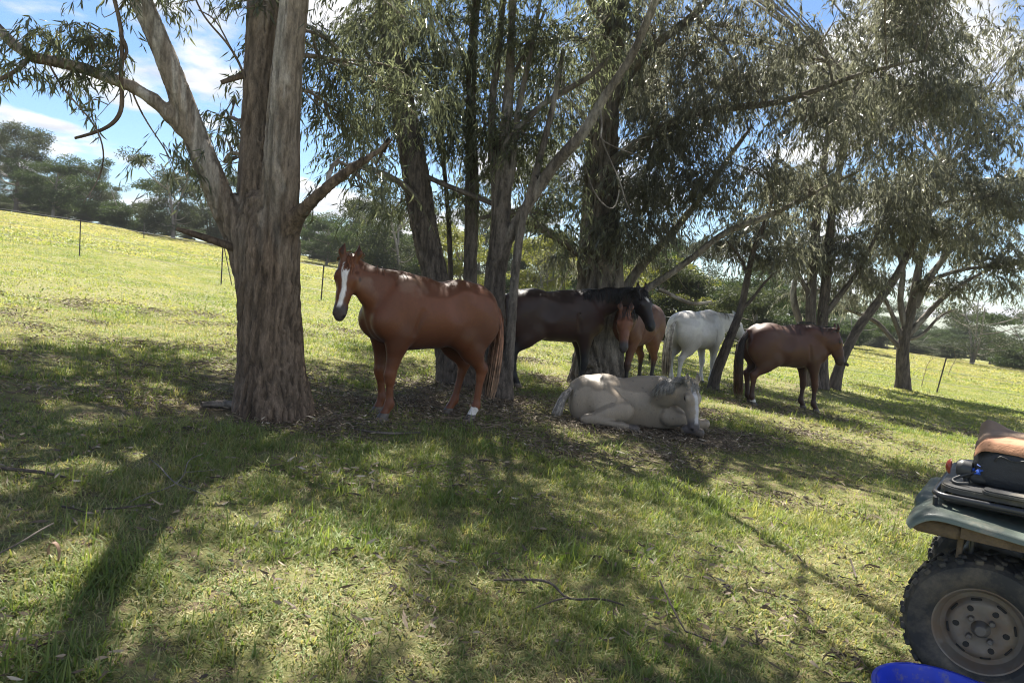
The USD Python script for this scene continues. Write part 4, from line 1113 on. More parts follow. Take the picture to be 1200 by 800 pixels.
# --- the thin leaning trunk by the white horse
base = gp(835, 462)
Dt = GumTree('gum_tree', 'thin dark trunk leaning across the head of the white horse', base, BARK_B, LEAF_B, 14)
Dt.limb([(833, 468, 14.75, 16.4), (839, 440, 14.75, 12.3), (848, 415, 14.75, 11.5), (860, 385, 14.75, 9.8), (870, 355, 14.75, 8.2), (876, 325, 14.7, 7.4), (884, 292, 14.6, 6.6), (896, 262, 14.5, 5.7), (906, 225, 14.4, 4.9), (912, 170, 14.3, 3.3)], amp=(.012, .006), rough=(1, .9, .7), sides=30, step=.04, flare=(.2, .2))
Dt.limb([(868, 362, 14.75, 4.9), (880, 352, 14.7, 4.1), (893, 335, 14.6, 3.3), (910, 318, 14.5, 2.5)], amp=.002, rough=(.8, .6), sides=10)
Dt.limb([(876, 325, 14.7, 4.1), (866, 300, 14.7, 3.3), (850, 280, 14.7, 2.5)], amp=.002, rough=(.8, .6), sides=10)
for (x, y, d, rx, rz, n) in [(890, 270, 14.8, .7, .5, 150), (920, 300, 14.8, .6, .4, 130), (860, 290, 15, .5, .4, 90), (915, 210, 14.6, .8, .5, 200)]:
    Dt.lobe(a_(x, y, d), (rx, rx, rz), n, droop=.8, spread=.3, branches=7, gap=.5)

# --- the stems behind the brown horse
base = gp(958, 456)
Et = GumTree('gum_tree', 'pair of gum stems with a leaning limb behind the brown horse', base, BARK_B, LEAF_B, 15)
Et.limb([(953, 462, 18.4, 19.7), (952, 430, 18.4, 13.9), (950, 380, 18.4, 12.3), (951, 330, 18.4, 11.5), (955, 280, 18.4, 9.8), (961, 220, 18.3, 8.2), (972, 150, 18.2, 6.6), (985, 70, 18, 4.1)], amp=(.02, .014, .008), rough=(1, .8, .4), sides=40, step=.05, flare=(.3, .2))
Et.limb([(961, 462, 18.6, 19.7), (962, 420, 18.6, 14.8), (964, 370, 18.6, 12.3), (968, 330, 18.6, 11.5), (972, 280, 18.5, 9.8), (980, 220, 18.4, 8.2), (996, 140, 18.2, 6.6), (1015, 60, 18, 4.1)], amp=(.02, .014, .008), rough=(1, .8, .4), sides=40, step=.05, flare=(.3, .2))
Et.limb([(976, 460, 18.8, 16.4), (983, 432, 18.8, 12.3), (993, 408, 18.8, 10.7), (1006, 384, 18.8, 10.7), (1030, 352, 18.8, 9.8), (1046, 330, 18.8, 9.0), (1060, 306, 18.8, 8.2), (1075, 275, 18.8, 7.4), (1090, 240, 18.8, 5.7), (1110, 190, 18.8, 4.1)], amp=(.014, .008), rough=(.9, .7, .4), sides=30, step=.05)
Et.limb([(984, 429, 18.8, 6.6), (989, 426, 18.7, 4.9), (994, 428, 18.6, 3.3)], amp=.003, rough=(1, 1), sides=10, node=False, name='dead_branch')
Et.limb([(967, 368, 18.6, 8.2), (985, 345, 18.6, 6.6), (1000, 325, 18.6, 5.7), (1012, 305, 18.6, 4.9), (1030, 270, 18.6, 3.3)], amp=.004, rough=(.6, .3), sides=14, step=.06)
Et.limb([(951, 350, 18.4, 6.6), (935, 320, 18.4, 4.9), (920, 290, 18.4, 3.3)], amp=.003, rough=(.6, .3), sides=12, step=.06)
Et.limb([(946, 400, 18.8, 7.4), (932, 360, 18.8, 8.2), (930, 340, 18.8, 6.6), (935, 318, 18.8, 4.1)], amp=.004, rough=(.2, -.2), sides=12, step=.06)
for (x, y, d, rx, rz, n) in [(940, 300, 18.8, .9, .6, 190), (990, 290, 18.6, .9, .6, 210), (1040, 270, 18.5, 1.0, .6, 210), (970, 230, 18.4, 1.2, .8, 300), (1050, 220, 18.2, 1.3, .8, 330), (1120, 210, 18, 1.3, .8, 330), (1160, 150, 17.8, 1.6, 1.1, 290),
                             (1100, 270, 18.4, 1.0, .5, 190), (1170, 240, 18, 1.0, .6, 190), (1010, 325, 18.8, .7, .4, 110), (920, 260, 18.8, .9, .5, 170), (1000, 130, 18.2, 1.4, .9, 330), (1100, 120, 18, 1.6, 1.1, 270), (1190, 60, 17.5, 1.8, 1.4, 290), (1110, 60, 17.5, 1.5, 1.2, 190), (950, 340, 19.2, .6, .4, 60)]:
    Et.lobe(a_(x, y, d), (rx, rx, rz), n, droop=.9, spread=.50, branches=11, gap=.3)
for (X, Y, Z, R, n) in [(8.4, 14.2, 8.6, 1.7, 200)]:
    Et.lobe((X, Y, Z), (R, R, R * .7), int(n * .8), droop=.9, spread=.4, branches=9)

# --- the lone tree at the right by the fence
base = gp(1058, 458)
Ft = GumTree('gum_tree', 'spreading gum with bare lower limbs beside the fence at the right', base, BARK_B, LEAF_B, 16)
Ft.limb([(1058, 464, 23.2, 19.7), (1058, 440, 23.2, 15.6), (1059, 405, 23.2, 13.1), (1066, 372, 23.2, 11.5), (1072, 340, 23.2, 9.8), (1077, 312, 23.2, 8.2), (1084, 279, 23.2, 6.6), (1092, 240, 23.2, 4.1)], amp=(.02, .012), rough=(1, .8, .3, 0.1), sides=36, step=.06, flare=(.3, .12))
for pts in ([(1062, 395, 23.2, 9), (1076, 380, 23.1, 7), (1098, 356, 23, 6), (1124, 335, 22.9, 5), (1150, 320, 22.8, 3)], [(1072, 360, 23.2, 10), (1086, 330, 23.2, 9), (1102, 308, 23.2, 7), (1130, 270, 23.2, 6), (1166, 240, 23.2, 4)],
            [(1056, 408, 23.2, 6), (1044, 396, 23.2, 5), (1030, 380, 23.3, 5), (1012, 370, 23.4, 4), (990, 362, 23.5, 3)], [(1062, 385, 23.2, 8), (1055, 350, 23.3, 7), (1058, 318, 23.4, 6), (1050, 290, 23.5, 4), (1040, 262, 23.5, 3)],
            [(1056, 395, 23.2, 6), (1046, 370, 23.2, 5), (1034, 345, 23.2, 4), (1015, 320, 23.2, 3)], [(1078, 310, 23.2, 6), (1062, 280, 23.2, 5), (1056, 255, 23.2, 3)], [(1088, 330, 23.2, 5), (1120, 318, 23, 4), (1160, 312, 22.8, 3), (1195, 310, 22.6, 2)],
            [(1060, 398, 23.2, 5), (1080, 392, 23, 4), (1100, 372, 22.9, 3), (1122, 362, 22.8, 2)], [(1102, 308, 23.2, 4), (1112, 285, 23.2, 3), (1110, 262, 23.2, 2)]):
    Ft.limb(pts, amp=.003, rough=(.4, -.1), sides=12, step=.08)
for (x, y, d, rx, rz, n) in [(1010, 330, 23.4, .9, .6, 100), (1040, 295, 23.4, 1.0, .7, 130), (1080, 270, 23.2, 1.2, .7, 160), (1130, 290, 23, 1.1, .6, 140), (1170, 260, 23, 1.2, .8, 170), (1160, 310, 22.8, .9, .5, 90), (1190, 300, 22.6, .8, .6, 90),
                             (1100, 330, 23, .8, .4, 60), (1140, 225, 23, 1.4, .8, 190), (1120, 335, 23, .8, .4, 60), (1175, 335, 22.8, .8, .4, 70), (1060, 225, 23.4, 1.4, .8, 170), (995, 350, 23.5, .6, .4, 50), (1190, 215, 22.8, 1.2, .8, 160)]:
    Ft.lobe(a_(x, y, d), (rx, rx, rz), n, droop=.9, spread=.36, branches=8, gap=False)

# --- the rest of the grove's canopy: boughs over the ground that lies in shade
def ground_under(P):
    t = P[:, 2] / SUN[2]
    for _ in range(3):
        q = P - SUN * t[:, None]
        t = t + (q[:, 2] - ground_z(q[:, 0], q[:, 1])) / SUN[2]
    return P - SUN * t[:, None]

def spread_canopy():
    rng = np.random.default_rng(99)
    trees = [A, Bt, Ct, Et]
    X0, X1, Y0, Y1, S = -9.0, 13.0, 1.4, 24.0, .25
    nx, ny = int((X1 - X0) / S), int((Y1 - Y0) / S)
    H = np.zeros((nx, ny))
    for t in trees + [Dt]:
        for P, off, droop, gap, spray, tone, big in t.spr:
            keep = rng.uniform(0, 1, len(P)) > sun_lets_through(P) * gap * .97
            q = ground_under(P[keep])
            h, _, _ = np.histogram2d(q[:, 0], q[:, 1], bins=[nx, ny], range=[[X0, X1], [Y0, Y1]])
            H += h * .011 * big ** 2 * 1.1 / S ** 2
    cx, cy = np.meshgrid(X0 + (np.arange(nx) + .5) * S, Y0 + (np.arange(ny) + .5) * S, indexing='ij')
    G = np.stack([cx, cy, ground_z(cx, cy)], -1)
    ahead = cy > 1.0
    px, py = project(G.reshape(-1, 3)); px, py = px.reshape(nx, ny), py.reshape(nx, ny)
    want = (1 - lit(px, py)) * (px > -260) * (px < 1420) * (py < 1000) * ahead
    from scipy.ndimage import gaussian_filter
    made = 0
    for _ in range(170):
        lack = np.clip(want * np.where(cy > 9.0, 1.1, 2.9) - gaussian_filter(H, 1.0), 0, None) * (want > .6)
        lack = gaussian_filter(lack, 2.0)
        if lack.max() < .55:
            break
        i, j = np.unravel_index(np.argmax(lack), lack.shape)
        g = G[i, j]
        # up the sun's ray until the bough is above the picture (at the left) or well up in the crowns
        z = 6.2 + rng.uniform(0, 1.6)
        for _k in range(40):
            P = g + SUN * (z / SUN[2])
            x_, y_ = project(P[None])
            if y_[0] < (-70 if x_[0] < 420 else -20):
                break
            z += .3
        if z > 13:
            P = g + SUN * (9.0 / SUN[2])
        t = min(trees, key=lambda T: np.linalg.norm((np.vstack(T.nodes)[:, :3] - P), axis=1).min() + (2 if T is Et else 0))
        n = 115
        t.lobe(P, (.85, .85, .5), n, droop=.8, spread=.3, branches=7, big=1.5, gap=1.0)
        made += 1
        d2 = ((cx - g[0]) ** 2 + (cy - g[1]) ** 2)
        H += (n * .011 * 2.5) * np.exp(-d2 / (2 * .5 ** 2)) / (2 * np.pi * .25) * want
    return made
CANOPY = spread_canopy()
A.build(per=13, leaf=(.08, .135), width=(.013, .019), tris=4)
Bt.build(per=15, leaf=(.075, .13), width=(.012, .018))
Ct.build(per=15, leaf=(.08, .14), width=(.013, .019))
Dt.build(per=13, leaf=(.11, .18), width=(.018, .026))
Et.build(per=13, leaf=(.11, .18), width=(.020, .029))
Ft.build(per=12, leaf=(.14, .22), width=(.026, .038))
# ------------------------------------------------------------------ trees and bushes across the paddock
BARK_F = bark_material('far_bark', (.12, .10, .085), (.24, .21, .18), (.34, .31, .27), scale=2.0)
FAR = [leaf_material('far_leaf_grey', (.036, .044, .028), (.058, .068, .042), (.09, .10, .06), (1.4, 1.5, .8), rough=.6, tw=.25, spec=.15),
       leaf_material('far_leaf_green', (.030, .046, .021), (.048, .070, .030), (.075, .10, .04), (1.5, 1.6, .7), rough=.6, tw=.25, spec=.15),
       leaf_material('bush_leaf_yellow', (.09, .10, .03), (.15, .15, .05), (.22, .20, .08), (1.5, 1.6, .7), rough=.5, tw=.4)]

def far_tree(name, label, pos, height, width, mat, seed, clear=.28, lobes=9, per=420, group=None, leafsize=.30, stems=1, cat='tree', dead=False):
    rng = np.random.default_rng(seed)
    th = thing(name, label, cat, pos, group=group)
    mb, ro, ca = MB(), [], []
    vs, fs, ts, nv = [], [], [], 0
    tips = []
    for s in range(stems):
        a = rng.uniform(0, 6.28)
        lean = (rng.uniform(.02, .10) if stems == 1 else rng.uniform(.12, .3)) * height
        top = V3(math.cos(a) * lean, math.sin(a) * lean, height * rng.uniform(.72, .85))
        b0 = V3(rng.normal(0, .1 * (stems > 1)), rng.normal(0, .1 * (stems > 1)), -.2)
        c = spline(np.array([b0, top * V3(.25, .25, .4) + rng.normal(0, .12, 3), top]), 14)
        r = np.linspace(height * .028 / stems ** .5, height * .007, 14)
        v, f = tube(c, r, 8); mb.add(v, f); tips.append(c)
    ends = []
    for i in range(lobes):
        c = tips[i % stems]
        k = rng.integers(4, 13)
        z = height * rng.uniform(clear, .97)
        taper = math.sin(math.pi * np.clip((z / height - clear * .6) / (1.08 - clear * .6), .12, 1)) ** .7
        a = rng.uniform(0, 6.28); q = math.sqrt(rng.uniform(.05, 1)) * width / 2 * taper
        e = V3(c[-1][0] * z / height + math.cos(a) * q, c[-1][1] * z / height + math.sin(a) * q, z)
        s = c[np.argmin(np.abs(c[:, 2] - z * .68))]
        m_ = (s + e) / 2 + V3(0, 0, -.04 * height)
        v, f = tube(spline(np.array([s, m_, e]), 7), np.linspace(height * .009, height * .003, 7), 5); mb.add(v, f)
        ends.append(e)
        for _ in range(3):
            e2 = e + rng.normal(0, 1, 3) * V3(width * .13, width * .13, height * .06)
            v, f = tube(np.array([m_ * .4 + e * .6, e2]), np.array([height * .004, height * .0015]), 4, cap=False); mb.add(v, f)
            ends.append(e2)
    for e in ends:
        n = int(per / 2.2 * rng.uniform(.5, 1.4) * (.12 if dead else 1))
        R = V3(width * .15, width * .15, height * .065) * rng.uniform(.7, 1.25)
        u = rng.normal(0, 1, (n, 3)); u /= np.linalg.norm(u, axis=1, keepdims=True); u *= rng.uniform(.25, 1, (n, 1)) ** .6
        P = e + u * R
        D = rng.normal(0, .6, (n, 3)) + V3(0, 0, -.55) + u * .4; D /= np.linalg.norm(D, axis=1, keepdims=True)
        v, f, k = leaves_on(P, D, rng.uniform(.6, 1.25, n) * leafsize, rng.uniform(.2, .34, n) * leafsize, rng)
        vs.append(v); fs.append(f + nv); nv += len(v)
        ts.append(np.repeat(np.clip(rng.normal(.45 + rng.uniform(-.15, .15), .18, n), 0, 1), k))
    v, f = mb.get()
    obj('trunk', (v, f), BARK_F, th, smooth=True, attrs={'rough': np.full(len(v), .2), 'cavity': np.full(len(v), .8)})
    c = obj('crown', (np.vstack(vs), np.vstack(fs)), mat, th, attrs={'tint': np.concatenate(ts)})
    tag(c, kind='stuff')
    return th

def copy_of(src, name, label, cat, pos, rotz, scale, group=None):
    x = UsdGeom.Xform.Define(stage, '/World/' + numbered(name))
    p = x.GetPrim()
    p.GetReferences().AddInternalReference(src.GetPath())
    p.SetInstanceable(True)
    x.ClearXformOpOrder()
    for at_ in ('xformOp:translate', 'xformOp:rotateZ'):
        pass
    x.SetXformOpOrder([])
    p.GetAttribute('xformOp:translate').Set(Gf.Vec3d(*map(float, pos)))
    p.GetAttribute('xformOp:rotateZ').Set(math.degrees(rotz))
    ops = [UsdGeom.XformOp(p.GetAttribute('xformOp:translate')), UsdGeom.XformOp(p.GetAttribute('xformOp:rotateZ')), x.AddScaleOp()]
    ops[2].Set(Gf.Vec3f(*scale))
    x.SetXformOpOrder(ops)
    return tag(p, label, cat, group)

def where_is(px, depth, src):
    """Words that tell a background tree by its kind and by what it is seen beside."""
    kind = {'/World/field_tree': 'tall grey', '/World/field_tree_001': 'rounded dark green', '/World/field_tree_002': 'open bare stemmed', '/World/field_tree_003': 'broad low'}.get(str(src.GetPath()), 'bushy')
    spots = [(-160, 'far outside the left edge'), (-100, 'well outside the left edge'), (-30, 'just outside the left edge'), (30, 'at the left edge under the leafy branch'), (45, 'well left of the first fence post'), (58, 'left of the first fence post'), (86, 'at the first fence post'), (110, 'right of the first fence post'),
             (140, 'under the hanging dead branch'), (172, 'above the small distant post'), (205, 'under the left limb'), (240, 'beside the dark broken stub'), (275, 'behind the left edge of the forked trunk'), (310, 'behind the forked trunk'), (340, 'behind the right edge of the forked trunk'),
             (372, 'between the forked trunk and the chestnut head'), (400, 'just above the chestnut ears'), (450, 'above the chestnut neck'), (490, 'left of the leaning stem'), (515, 'behind the leaning stem'), (575, 'between the slender stems'), (600, 'behind the split stem'),
             (625, 'right of the slender stems'), (660, 'left of the thick trunk'), (690, 'behind the thick trunk'), (712, 'at the right side of the thick trunk'), (730, 'above the dark bay neck'), (765, 'above the dark bay head'), (790, 'above the bay rump'), (820, 'above the white rump'),
             (840, 'above the white withers'), (858, 'left of the thin leaning trunk'), (875, 'right of the thin leaning trunk'), (892, 'above the brown rump'), (920, 'above the brown back'), (940, 'left of the paired stems'), (952, 'behind the paired stems'), (968, 'right of the paired stems'),
             (985, 'left of the leaning limb'), (1015, 'behind the leaning limb'), (1045, 'left of the fence tree'), (1068, 'behind the fence tree trunk'), (1085, 'right of the fence tree trunk'), (1120, 'above the leaning fence post'), (1145, 'left of the pale limbed tree'), (1175, 'behind the pale limbed tree'),
             (1208, 'at the right edge'), (1260, 'just outside the right edge'), (1320, 'well outside the right edge'), (9999, 'far outside the right edge')]
    return f'{kind} tree ' + next(w for x, w in spots if px < x) + (', nearer' if depth < 60 else ', far row' if depth > 100 else '')

def on_ground(px, depth):
    """A point on the ground at that distance ahead, under photograph column px at the skyline."""
    d = rays(np.array(float(px)), np.array(247 + .143 * px + 8.0))
    q = CAM + d * (depth / d[1])
    return V3(q[0], q[1], float(ground_z(q[0], q[1])))

G_LEFT, G_RIGHT, G_MID = 'trees along the crest beyond the left field', 'trees along the far edge of the right field', 'trees and bushes beyond the fence behind the horses'
T1 = far_tree('field_tree', 'tallest grey gum at the far left end of the crest', on_ground(18, 84), 9.8, 7.6, FAR[0], 31, .12, 16, 640, G_LEFT)
T2 = far_tree('field_tree', 'rounded dark green tree on the crest beside the tallest gum', on_ground(62, 80), 7.1, 7.4, FAR[1], 32, .05, 15, 700, G_LEFT)
T3 = far_tree('field_tree', 'open gum with bare stems on the crest just left of the forked trunk', on_ground(203, 74), 8.7, 7.6, FAR[0], 33, .16, 13, 560, G_LEFT, stems=2)
T4 = far_tree('field_tree', 'broad low gum on the crest above the second fence post', on_ground(145, 82), 5.5, 7.8, FAR[1], 34, .10, 14, 660, G_LEFT, stems=2)
copy_of(T1, 'field_tree', 'slim gum on the crest between the rounded tree and the broad low gum', 'tree', on_ground(104, 88), 2.1, (.62, .62, .72), G_LEFT)
copy_of(T1, 'field_tree', 'grey gum cut by the left edge of the picture', 'tree', on_ground(-22, 86), 1.1, (.95, .95, .95), G_LEFT)
copy_of(T3, 'field_tree', 'gum seen through the fork beside the left limb of the large tree', 'tree', on_ground(245, 80), 2.4, (.9, .9, .9), G_LEFT)
for k, (px, d, s, src) in enumerate([(5, 95, .8, T4), (48, 97, .7, T2), (92, 96, .7, T4), (160, 97, .65, T4), (215, 95, .6, T2), (262, 96, .7, T4), (52, 101, .9, T4), (66, 104, .9, T2), (365, 92, .9, T4), (378, 100, .9, T2), (300, 97, .9, T4), (345, 96, .9, T2), (400, 95, .9, T4), (-70, 85, .9, T2), (-120, 84, 1.0, T1), (-180, 86, .9, T3), (285, 84, .85, T1), (320, 90, .8, T2), (80, 104, .75, T1), (180, 106, .6, T2), (35, 104, .8, T4), (125, 108, .75, T3)]):
    copy_of(src, 'field_tree', where_is(px, d, src) + ' on the crest', 'tree', on_ground(px, d), 1.3 * k, (s, s, s), G_LEFT)
copy_of(T3, 'field_tree', 'dark many branched tree right of the chestnut horse head', 'tree', on_ground(468, 52), .7, (.75, .75, .82), G_MID)
copy_of(T1, 'field_tree', 'pale hazy gum above the head of the chestnut horse', 'tree', on_ground(432, 70), 2.9, (.7, .7, .72), G_MID)
copy_of(T2, 'field_tree', 'rounded tree just right of the large forked trunk', 'tree', on_ground(382, 78), 4.0, (.75, .75, .75), G_MID)
B1 = far_tree('bush', 'yellow green bush between the slender stems and the thick trunk', on_ground(645, 34), 3.9, 4.6, FAR[2], 35, .02, 16, 700, G_MID, leafsize=.17, stems=3, cat='bush')
copy_of(B1, 'bush', 'yellow green bush seen between the stems behind the chestnut rump', 'bush', on_ground(538, 37), 2.2, (.9, .9, .95), G_MID)
copy_of(B1, 'bush', 'olive bush close to the right side of the thick trunk', 'bush', on_ground(765, 36), 4.1, (1.0, 1.0, .9), G_MID)
B2 = far_tree('bush', 'grey olive thicket above the back of the white horse', on_ground(812, 33), 3.6, 4.6, FAR[0], 36, .02, 15, 680, G_MID, leafsize=.19, stems=3, cat='bush')
copy_of(B2, 'bush', 'grey olive thicket above the rump of the brown horse', 'bush', on_ground(893, 38), 2.0, (1.0, 1.0, .85), G_MID)
for k, (px, d, s, src) in enumerate([(440, 58, .7, T2), (480, 64, .8, T4), (640, 50, .8, T4), (720, 52, .8, T2), (775, 48, .75, T2), (830, 54, .8, T4), (865, 46, .65, T2), (905, 56, .8, T4), (945, 58, .7, T2), (1000, 64, .7, T4), (505, 60, .62, T2), (560, 62, .72, T1), (590, 48, .6, T4), (700, 46, .62, T4), (740, 54, .7, T2), (848, 50, .6, T4), (930, 60, .55, T2), (610, 66, .8, T1), (680, 70, .8, T2), (800, 66, .75, T1), (880, 70, .7, T1), (975, 75, .55, T4)]):
    copy_of(src, 'field_tree', 'dim ' + where_is(px, d, src), 'tree', on_ground(px, d), 1.9 * k, (s, s, s), G_MID)
for k, (px, d, s) in enumerate([(52, 88, .45), (108, 88, .45), (194, 86, .45), (20, 90, .5), (78, 84, .4), (124, 90, .4), (362, 84, .5), (385, 84, .5), (228, 84, .4), (310, 86, .5)]):
    copy_of(B2, 'bush', where_is(px, d, B2).replace('tree', 'scrub', 1) + ' on the crest', 'bush', on_ground(px, d), 1.7 * k, (s * 1.5, s * 1.5, s), G_LEFT)
for k, (px, d, s) in enumerate([(1040, 88, .7), (1075, 90, .6), (1105, 86, .7), (1165, 88, .7), (1200, 84, .7), (1010, 92, .7), (1235, 86, .7)]):
    copy_of(B2, 'bush', where_is(px, d, B2).replace('tree', 'scrub', 1) + ' across the right field', 'bush', on_ground(px, d), 1.3 * k, (s * 1.6, s * 1.6, s * .8), G_RIGHT)
R1 = far_tree('field_tree', 'wide grey tree with pale bare limbs beyond the right field', on_ground(1140, 66), 7.0, 9.5, FAR[0], 37, .2, 12, 330, G_RIGHT, stems=3, leafsize=.26)
copy_of(T4, 'field_tree', 'grey tree cut by the right edge of the picture', 'tree', on_ground(1205, 70), 3.0, (1.05, 1.05, .95), G_RIGHT)
copy_of(T2, 'field_tree', 'low dark tree left of the fence tree trunk at the skyline', 'tree', on_ground(1025, 95), 1.0, (.9, .9, .62), G_RIGHT)
for k, (px, d, s, src) in enumerate([(1075, 98, .72, T4), (1110, 104, .7, T2), (1160, 98, .75, T2), (1240, 84, 1.0, T1), (1290, 80, 1.0, T3), (1190, 110, .8, T4), (990, 105, .7, T2), (955, 112, .75, T4), (1050, 118, .9, T1), (1350, 84, .9, T2), (1130, 125, .9, T1), (1215, 100, .8, T2), (970, 122, .9, T2), (1020, 120, .9, T4), (1035, 124, .85, T2), (1080, 122, .9, T2), (1098, 126, .95, T4), (1150, 122, .95, T2), (1166, 126, 1.0, T4), (1232, 120, 1.0, T2)]):
    copy_of(src, 'field_tree', where_is(px, d, src) + ' across the field', 'tree', on_ground(px, d), 2.3 * k, (s * 1.1, s * 1.1, s * .85), G_RIGHT)
GINGER = hair('ginger_hair', (.13, .045, .018), (.20, .125, .08), (.25, 1.1))
BLACKH = hair('black_hair', (.010, .008, .008), (.014, .010, .010), (.2, 1.2))
RUSTY = hair('rust_tipped_hair', (.016, .010, .008), (.09, .04, .022), (-.3, .5))
GREYH = hair('grey_hair', (.17, .155, .135), (.24, .215, .185), (.2, .65))
DUSTY = hair('dusty_pale_hair', (.42, .39, .35), (.23, .17, .12), (0.0, 1.0))

def stand(px, py, dz=0.0):
    p = gp(px, py)
    return p

def rotl(p, a):
    return rot_z(a) @ V3(p)

def horse_at(pf, ph, **kw):
    """Stands a horse with its fore hooves near pf and its hind hooves near ph (points on the ground)."""
    d = pf - ph
    a = math.atan2(d[1], d[0])
    mid = (pf + ph) / 2
    c = mid - rotl((-0.045, 0, 0), a)
    c[2] = float(ground_z(pf[0], pf[1]) + ground_z(ph[0], ph[1])) / 2 - .015
    return make_horse(loc=c, heading=a, **kw)

# 1 chestnut with a blaze, facing left, its head turned to the camera
a = math.radians(220)
c = V3(-.89, 7.62, 0)
c[2] = float(ground_z(c[0], c[1])) - .015
L = lambda world: rot_z(-a) @ (V3(world) - c) / .97
D = lambda world: rot_z(-a) @ V3(world)
poll = L(at(410, 303, 7.08))
make_horse('horse', 'chestnut horse with a broad white blaze turning its head to look out', c, a,
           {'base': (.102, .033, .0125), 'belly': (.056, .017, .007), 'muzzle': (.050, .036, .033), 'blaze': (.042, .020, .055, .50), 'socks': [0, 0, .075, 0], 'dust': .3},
           poll=poll, head_dir=D((-.07, -.33, -.94)), head_up=D((.03, -.94, .33)), neck_mid=L(at(437, 336, 7.2)),
           legs=[leg_shift(FRONT, -.02, side=1), leg_shift(FRONT, -.12, side=-1), leg_shift(HIND, .04, side=1), leg_shift(HIND, .16, side=-1)],
           h=.011, mane={'n': 150, 'side': -1, 'one': .96, 'len': .13, 'mat': GINGER, 'forelock': 40},
           tail={'n': 300, 'path': [(-.93, 0, 1.18), (-.96, 0.02, .82), (-.90, 0.03, .32), (-.88, .03, .14)], 'w': [.05, .085, .10, .07], 'mat': GINGER, 'r': .007}, seed=1, fat=1.0, scale=.97)

# 2 dark bay behind the trunks, head over the back of the next horse
pf, ph = gp(683, 460), gp(606, 452)
a2 = math.atan2(*(pf - ph)[[1, 0]]); mid = (pf + ph) / 2
c2 = mid + rot_z(a2) @ V3(.0, 0, 0); c2[2] = float(ground_z(c2[0], c2[1])) - .015
L2 = lambda w: rot_z(-a2) @ (V3(w) - c2)
D2 = lambda w: rot_z(-a2) @ V3(w)
make_horse('horse', 'dark bay horse with a black mane standing beside the thin trunks', c2, a2,
           {'base': (.026, .012, .009), 'dust': .06, 'points': (.008, .007, .008), 'point_h': .62, 'muzzle': (.012, .011, .011), 'head': (.016, .011, .010), 'blaze': (.022, .010, .10, .2)},
           poll=L2(at(753, 341, 11.05)), head_dir=D2((.33, -.35, -.88)), head_up=D2((.42, -.75, .5)), neck_mid=L2(at(713, 352, 11.3)),
           legs=[leg_shift(FRONT, .06, side=1), leg_shift(FRONT, -.10, side=-1), leg_shift(HIND, -.12, side=1), leg_shift(HIND, .03, side=-1)],
           h=.0145, mane={'n': 220, 'side': -1, 'one': .9, 'len': .22, 'mat': BLACKH, 'forelock': 30, 'r': .006},
           tail={'n': 240, 'path': [(-.92, 0, 1.18), (-.94, 0, .82), (-.90, 0, .40)], 'w': [.05, .085, .09], 'mat': BLACKH, 'r': .007}, seed=2, fat=1.05)

# 3 bay facing the camera
c3 = at(739, 440, 12.6); a3 = math.radians(-122)
c3[2] = float(ground_z(c3[0], c3[1])) - .015
L3 = lambda w: rot_z(-a3) @ (V3(w) - c3)
D3 = lambda w: rot_z(-a3) @ V3(w)
make_horse('horse', 'reddish bay horse with black legs facing out beside the dark bay', c3, a3,
           {'base': (.070, .026, .013), 'dust': .15, 'points': (.010, .008, .008), 'point_h': .40, 'muzzle': (.035, .028, .026), 'head': (.12, .042, .018)},
           poll=L3(at(733, 364, 10.7)), head_dir=D3((-.02, -.42, -.9)), head_up=D3((-.05, -.9, .42)), neck_mid=L3(at(738, 372, 11.4)),
           legs=[leg_shift(FRONT, .04, side=1), leg_shift(FRONT, -.12, side=-1), leg_shift(HIND, .1, side=1), leg_shift(HIND, -.08, side=-1)],
           h=.0145, mane={'n': 120, 'side': 1, 'len': .2, 'mat': BLACKH, 'forelock': 20},
           tail={'n': 140, 'path': [(-.92, 0, 1.15), (-.94, 0, .8), (-.90, 0, .3)], 'w': [.05, .085, .09], 'mat': BLACKH, 'r': .007}, seed=3)

# 4 white horse seen from behind, walking away to the right
c4 = at(812, 445, 14.9); a4 = math.radians(45)
c4[2] = float(ground_z(c4[0], c4[1])) - .015
L4 = lambda w: rot_z(-a4) @ (V3(w) - c4)
D4 = lambda w: rot_z(-a4) @ V3(w)
make_horse('horse', 'white horse standing rump first behind the resting grey one', c4, a4,
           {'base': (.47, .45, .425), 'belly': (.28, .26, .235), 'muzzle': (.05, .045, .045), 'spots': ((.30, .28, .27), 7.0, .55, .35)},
           poll=L4(at(861, 371, 15.45)), head_dir=D4((.55, -.05, -.8)), head_up=D4((.75, -.1, .6)), neck_mid=L4(at(847, 379, 15.35)),
           legs=[leg_shift(FRONT, .05, side=1), leg_shift(FRONT, -.08, side=-1), leg_shift(HIND, .1, side=1), leg_shift(HIND, -.12, side=-1)],
           h=.0145, mane={'n': 110, 'side': 1, 'len': .14, 'mat': GREYH, 'forelock': 12},
           tail={'n': 260, 'path': [(-.92, 0.0, 1.18), (-.97, 0.03, .82), (-.93, .05, .34), (-.92, .05, .1)], 'w': [.05, .09, .10, .08], 'mat': DUSTY, 'r': .007}, seed=4, fat=1.05)

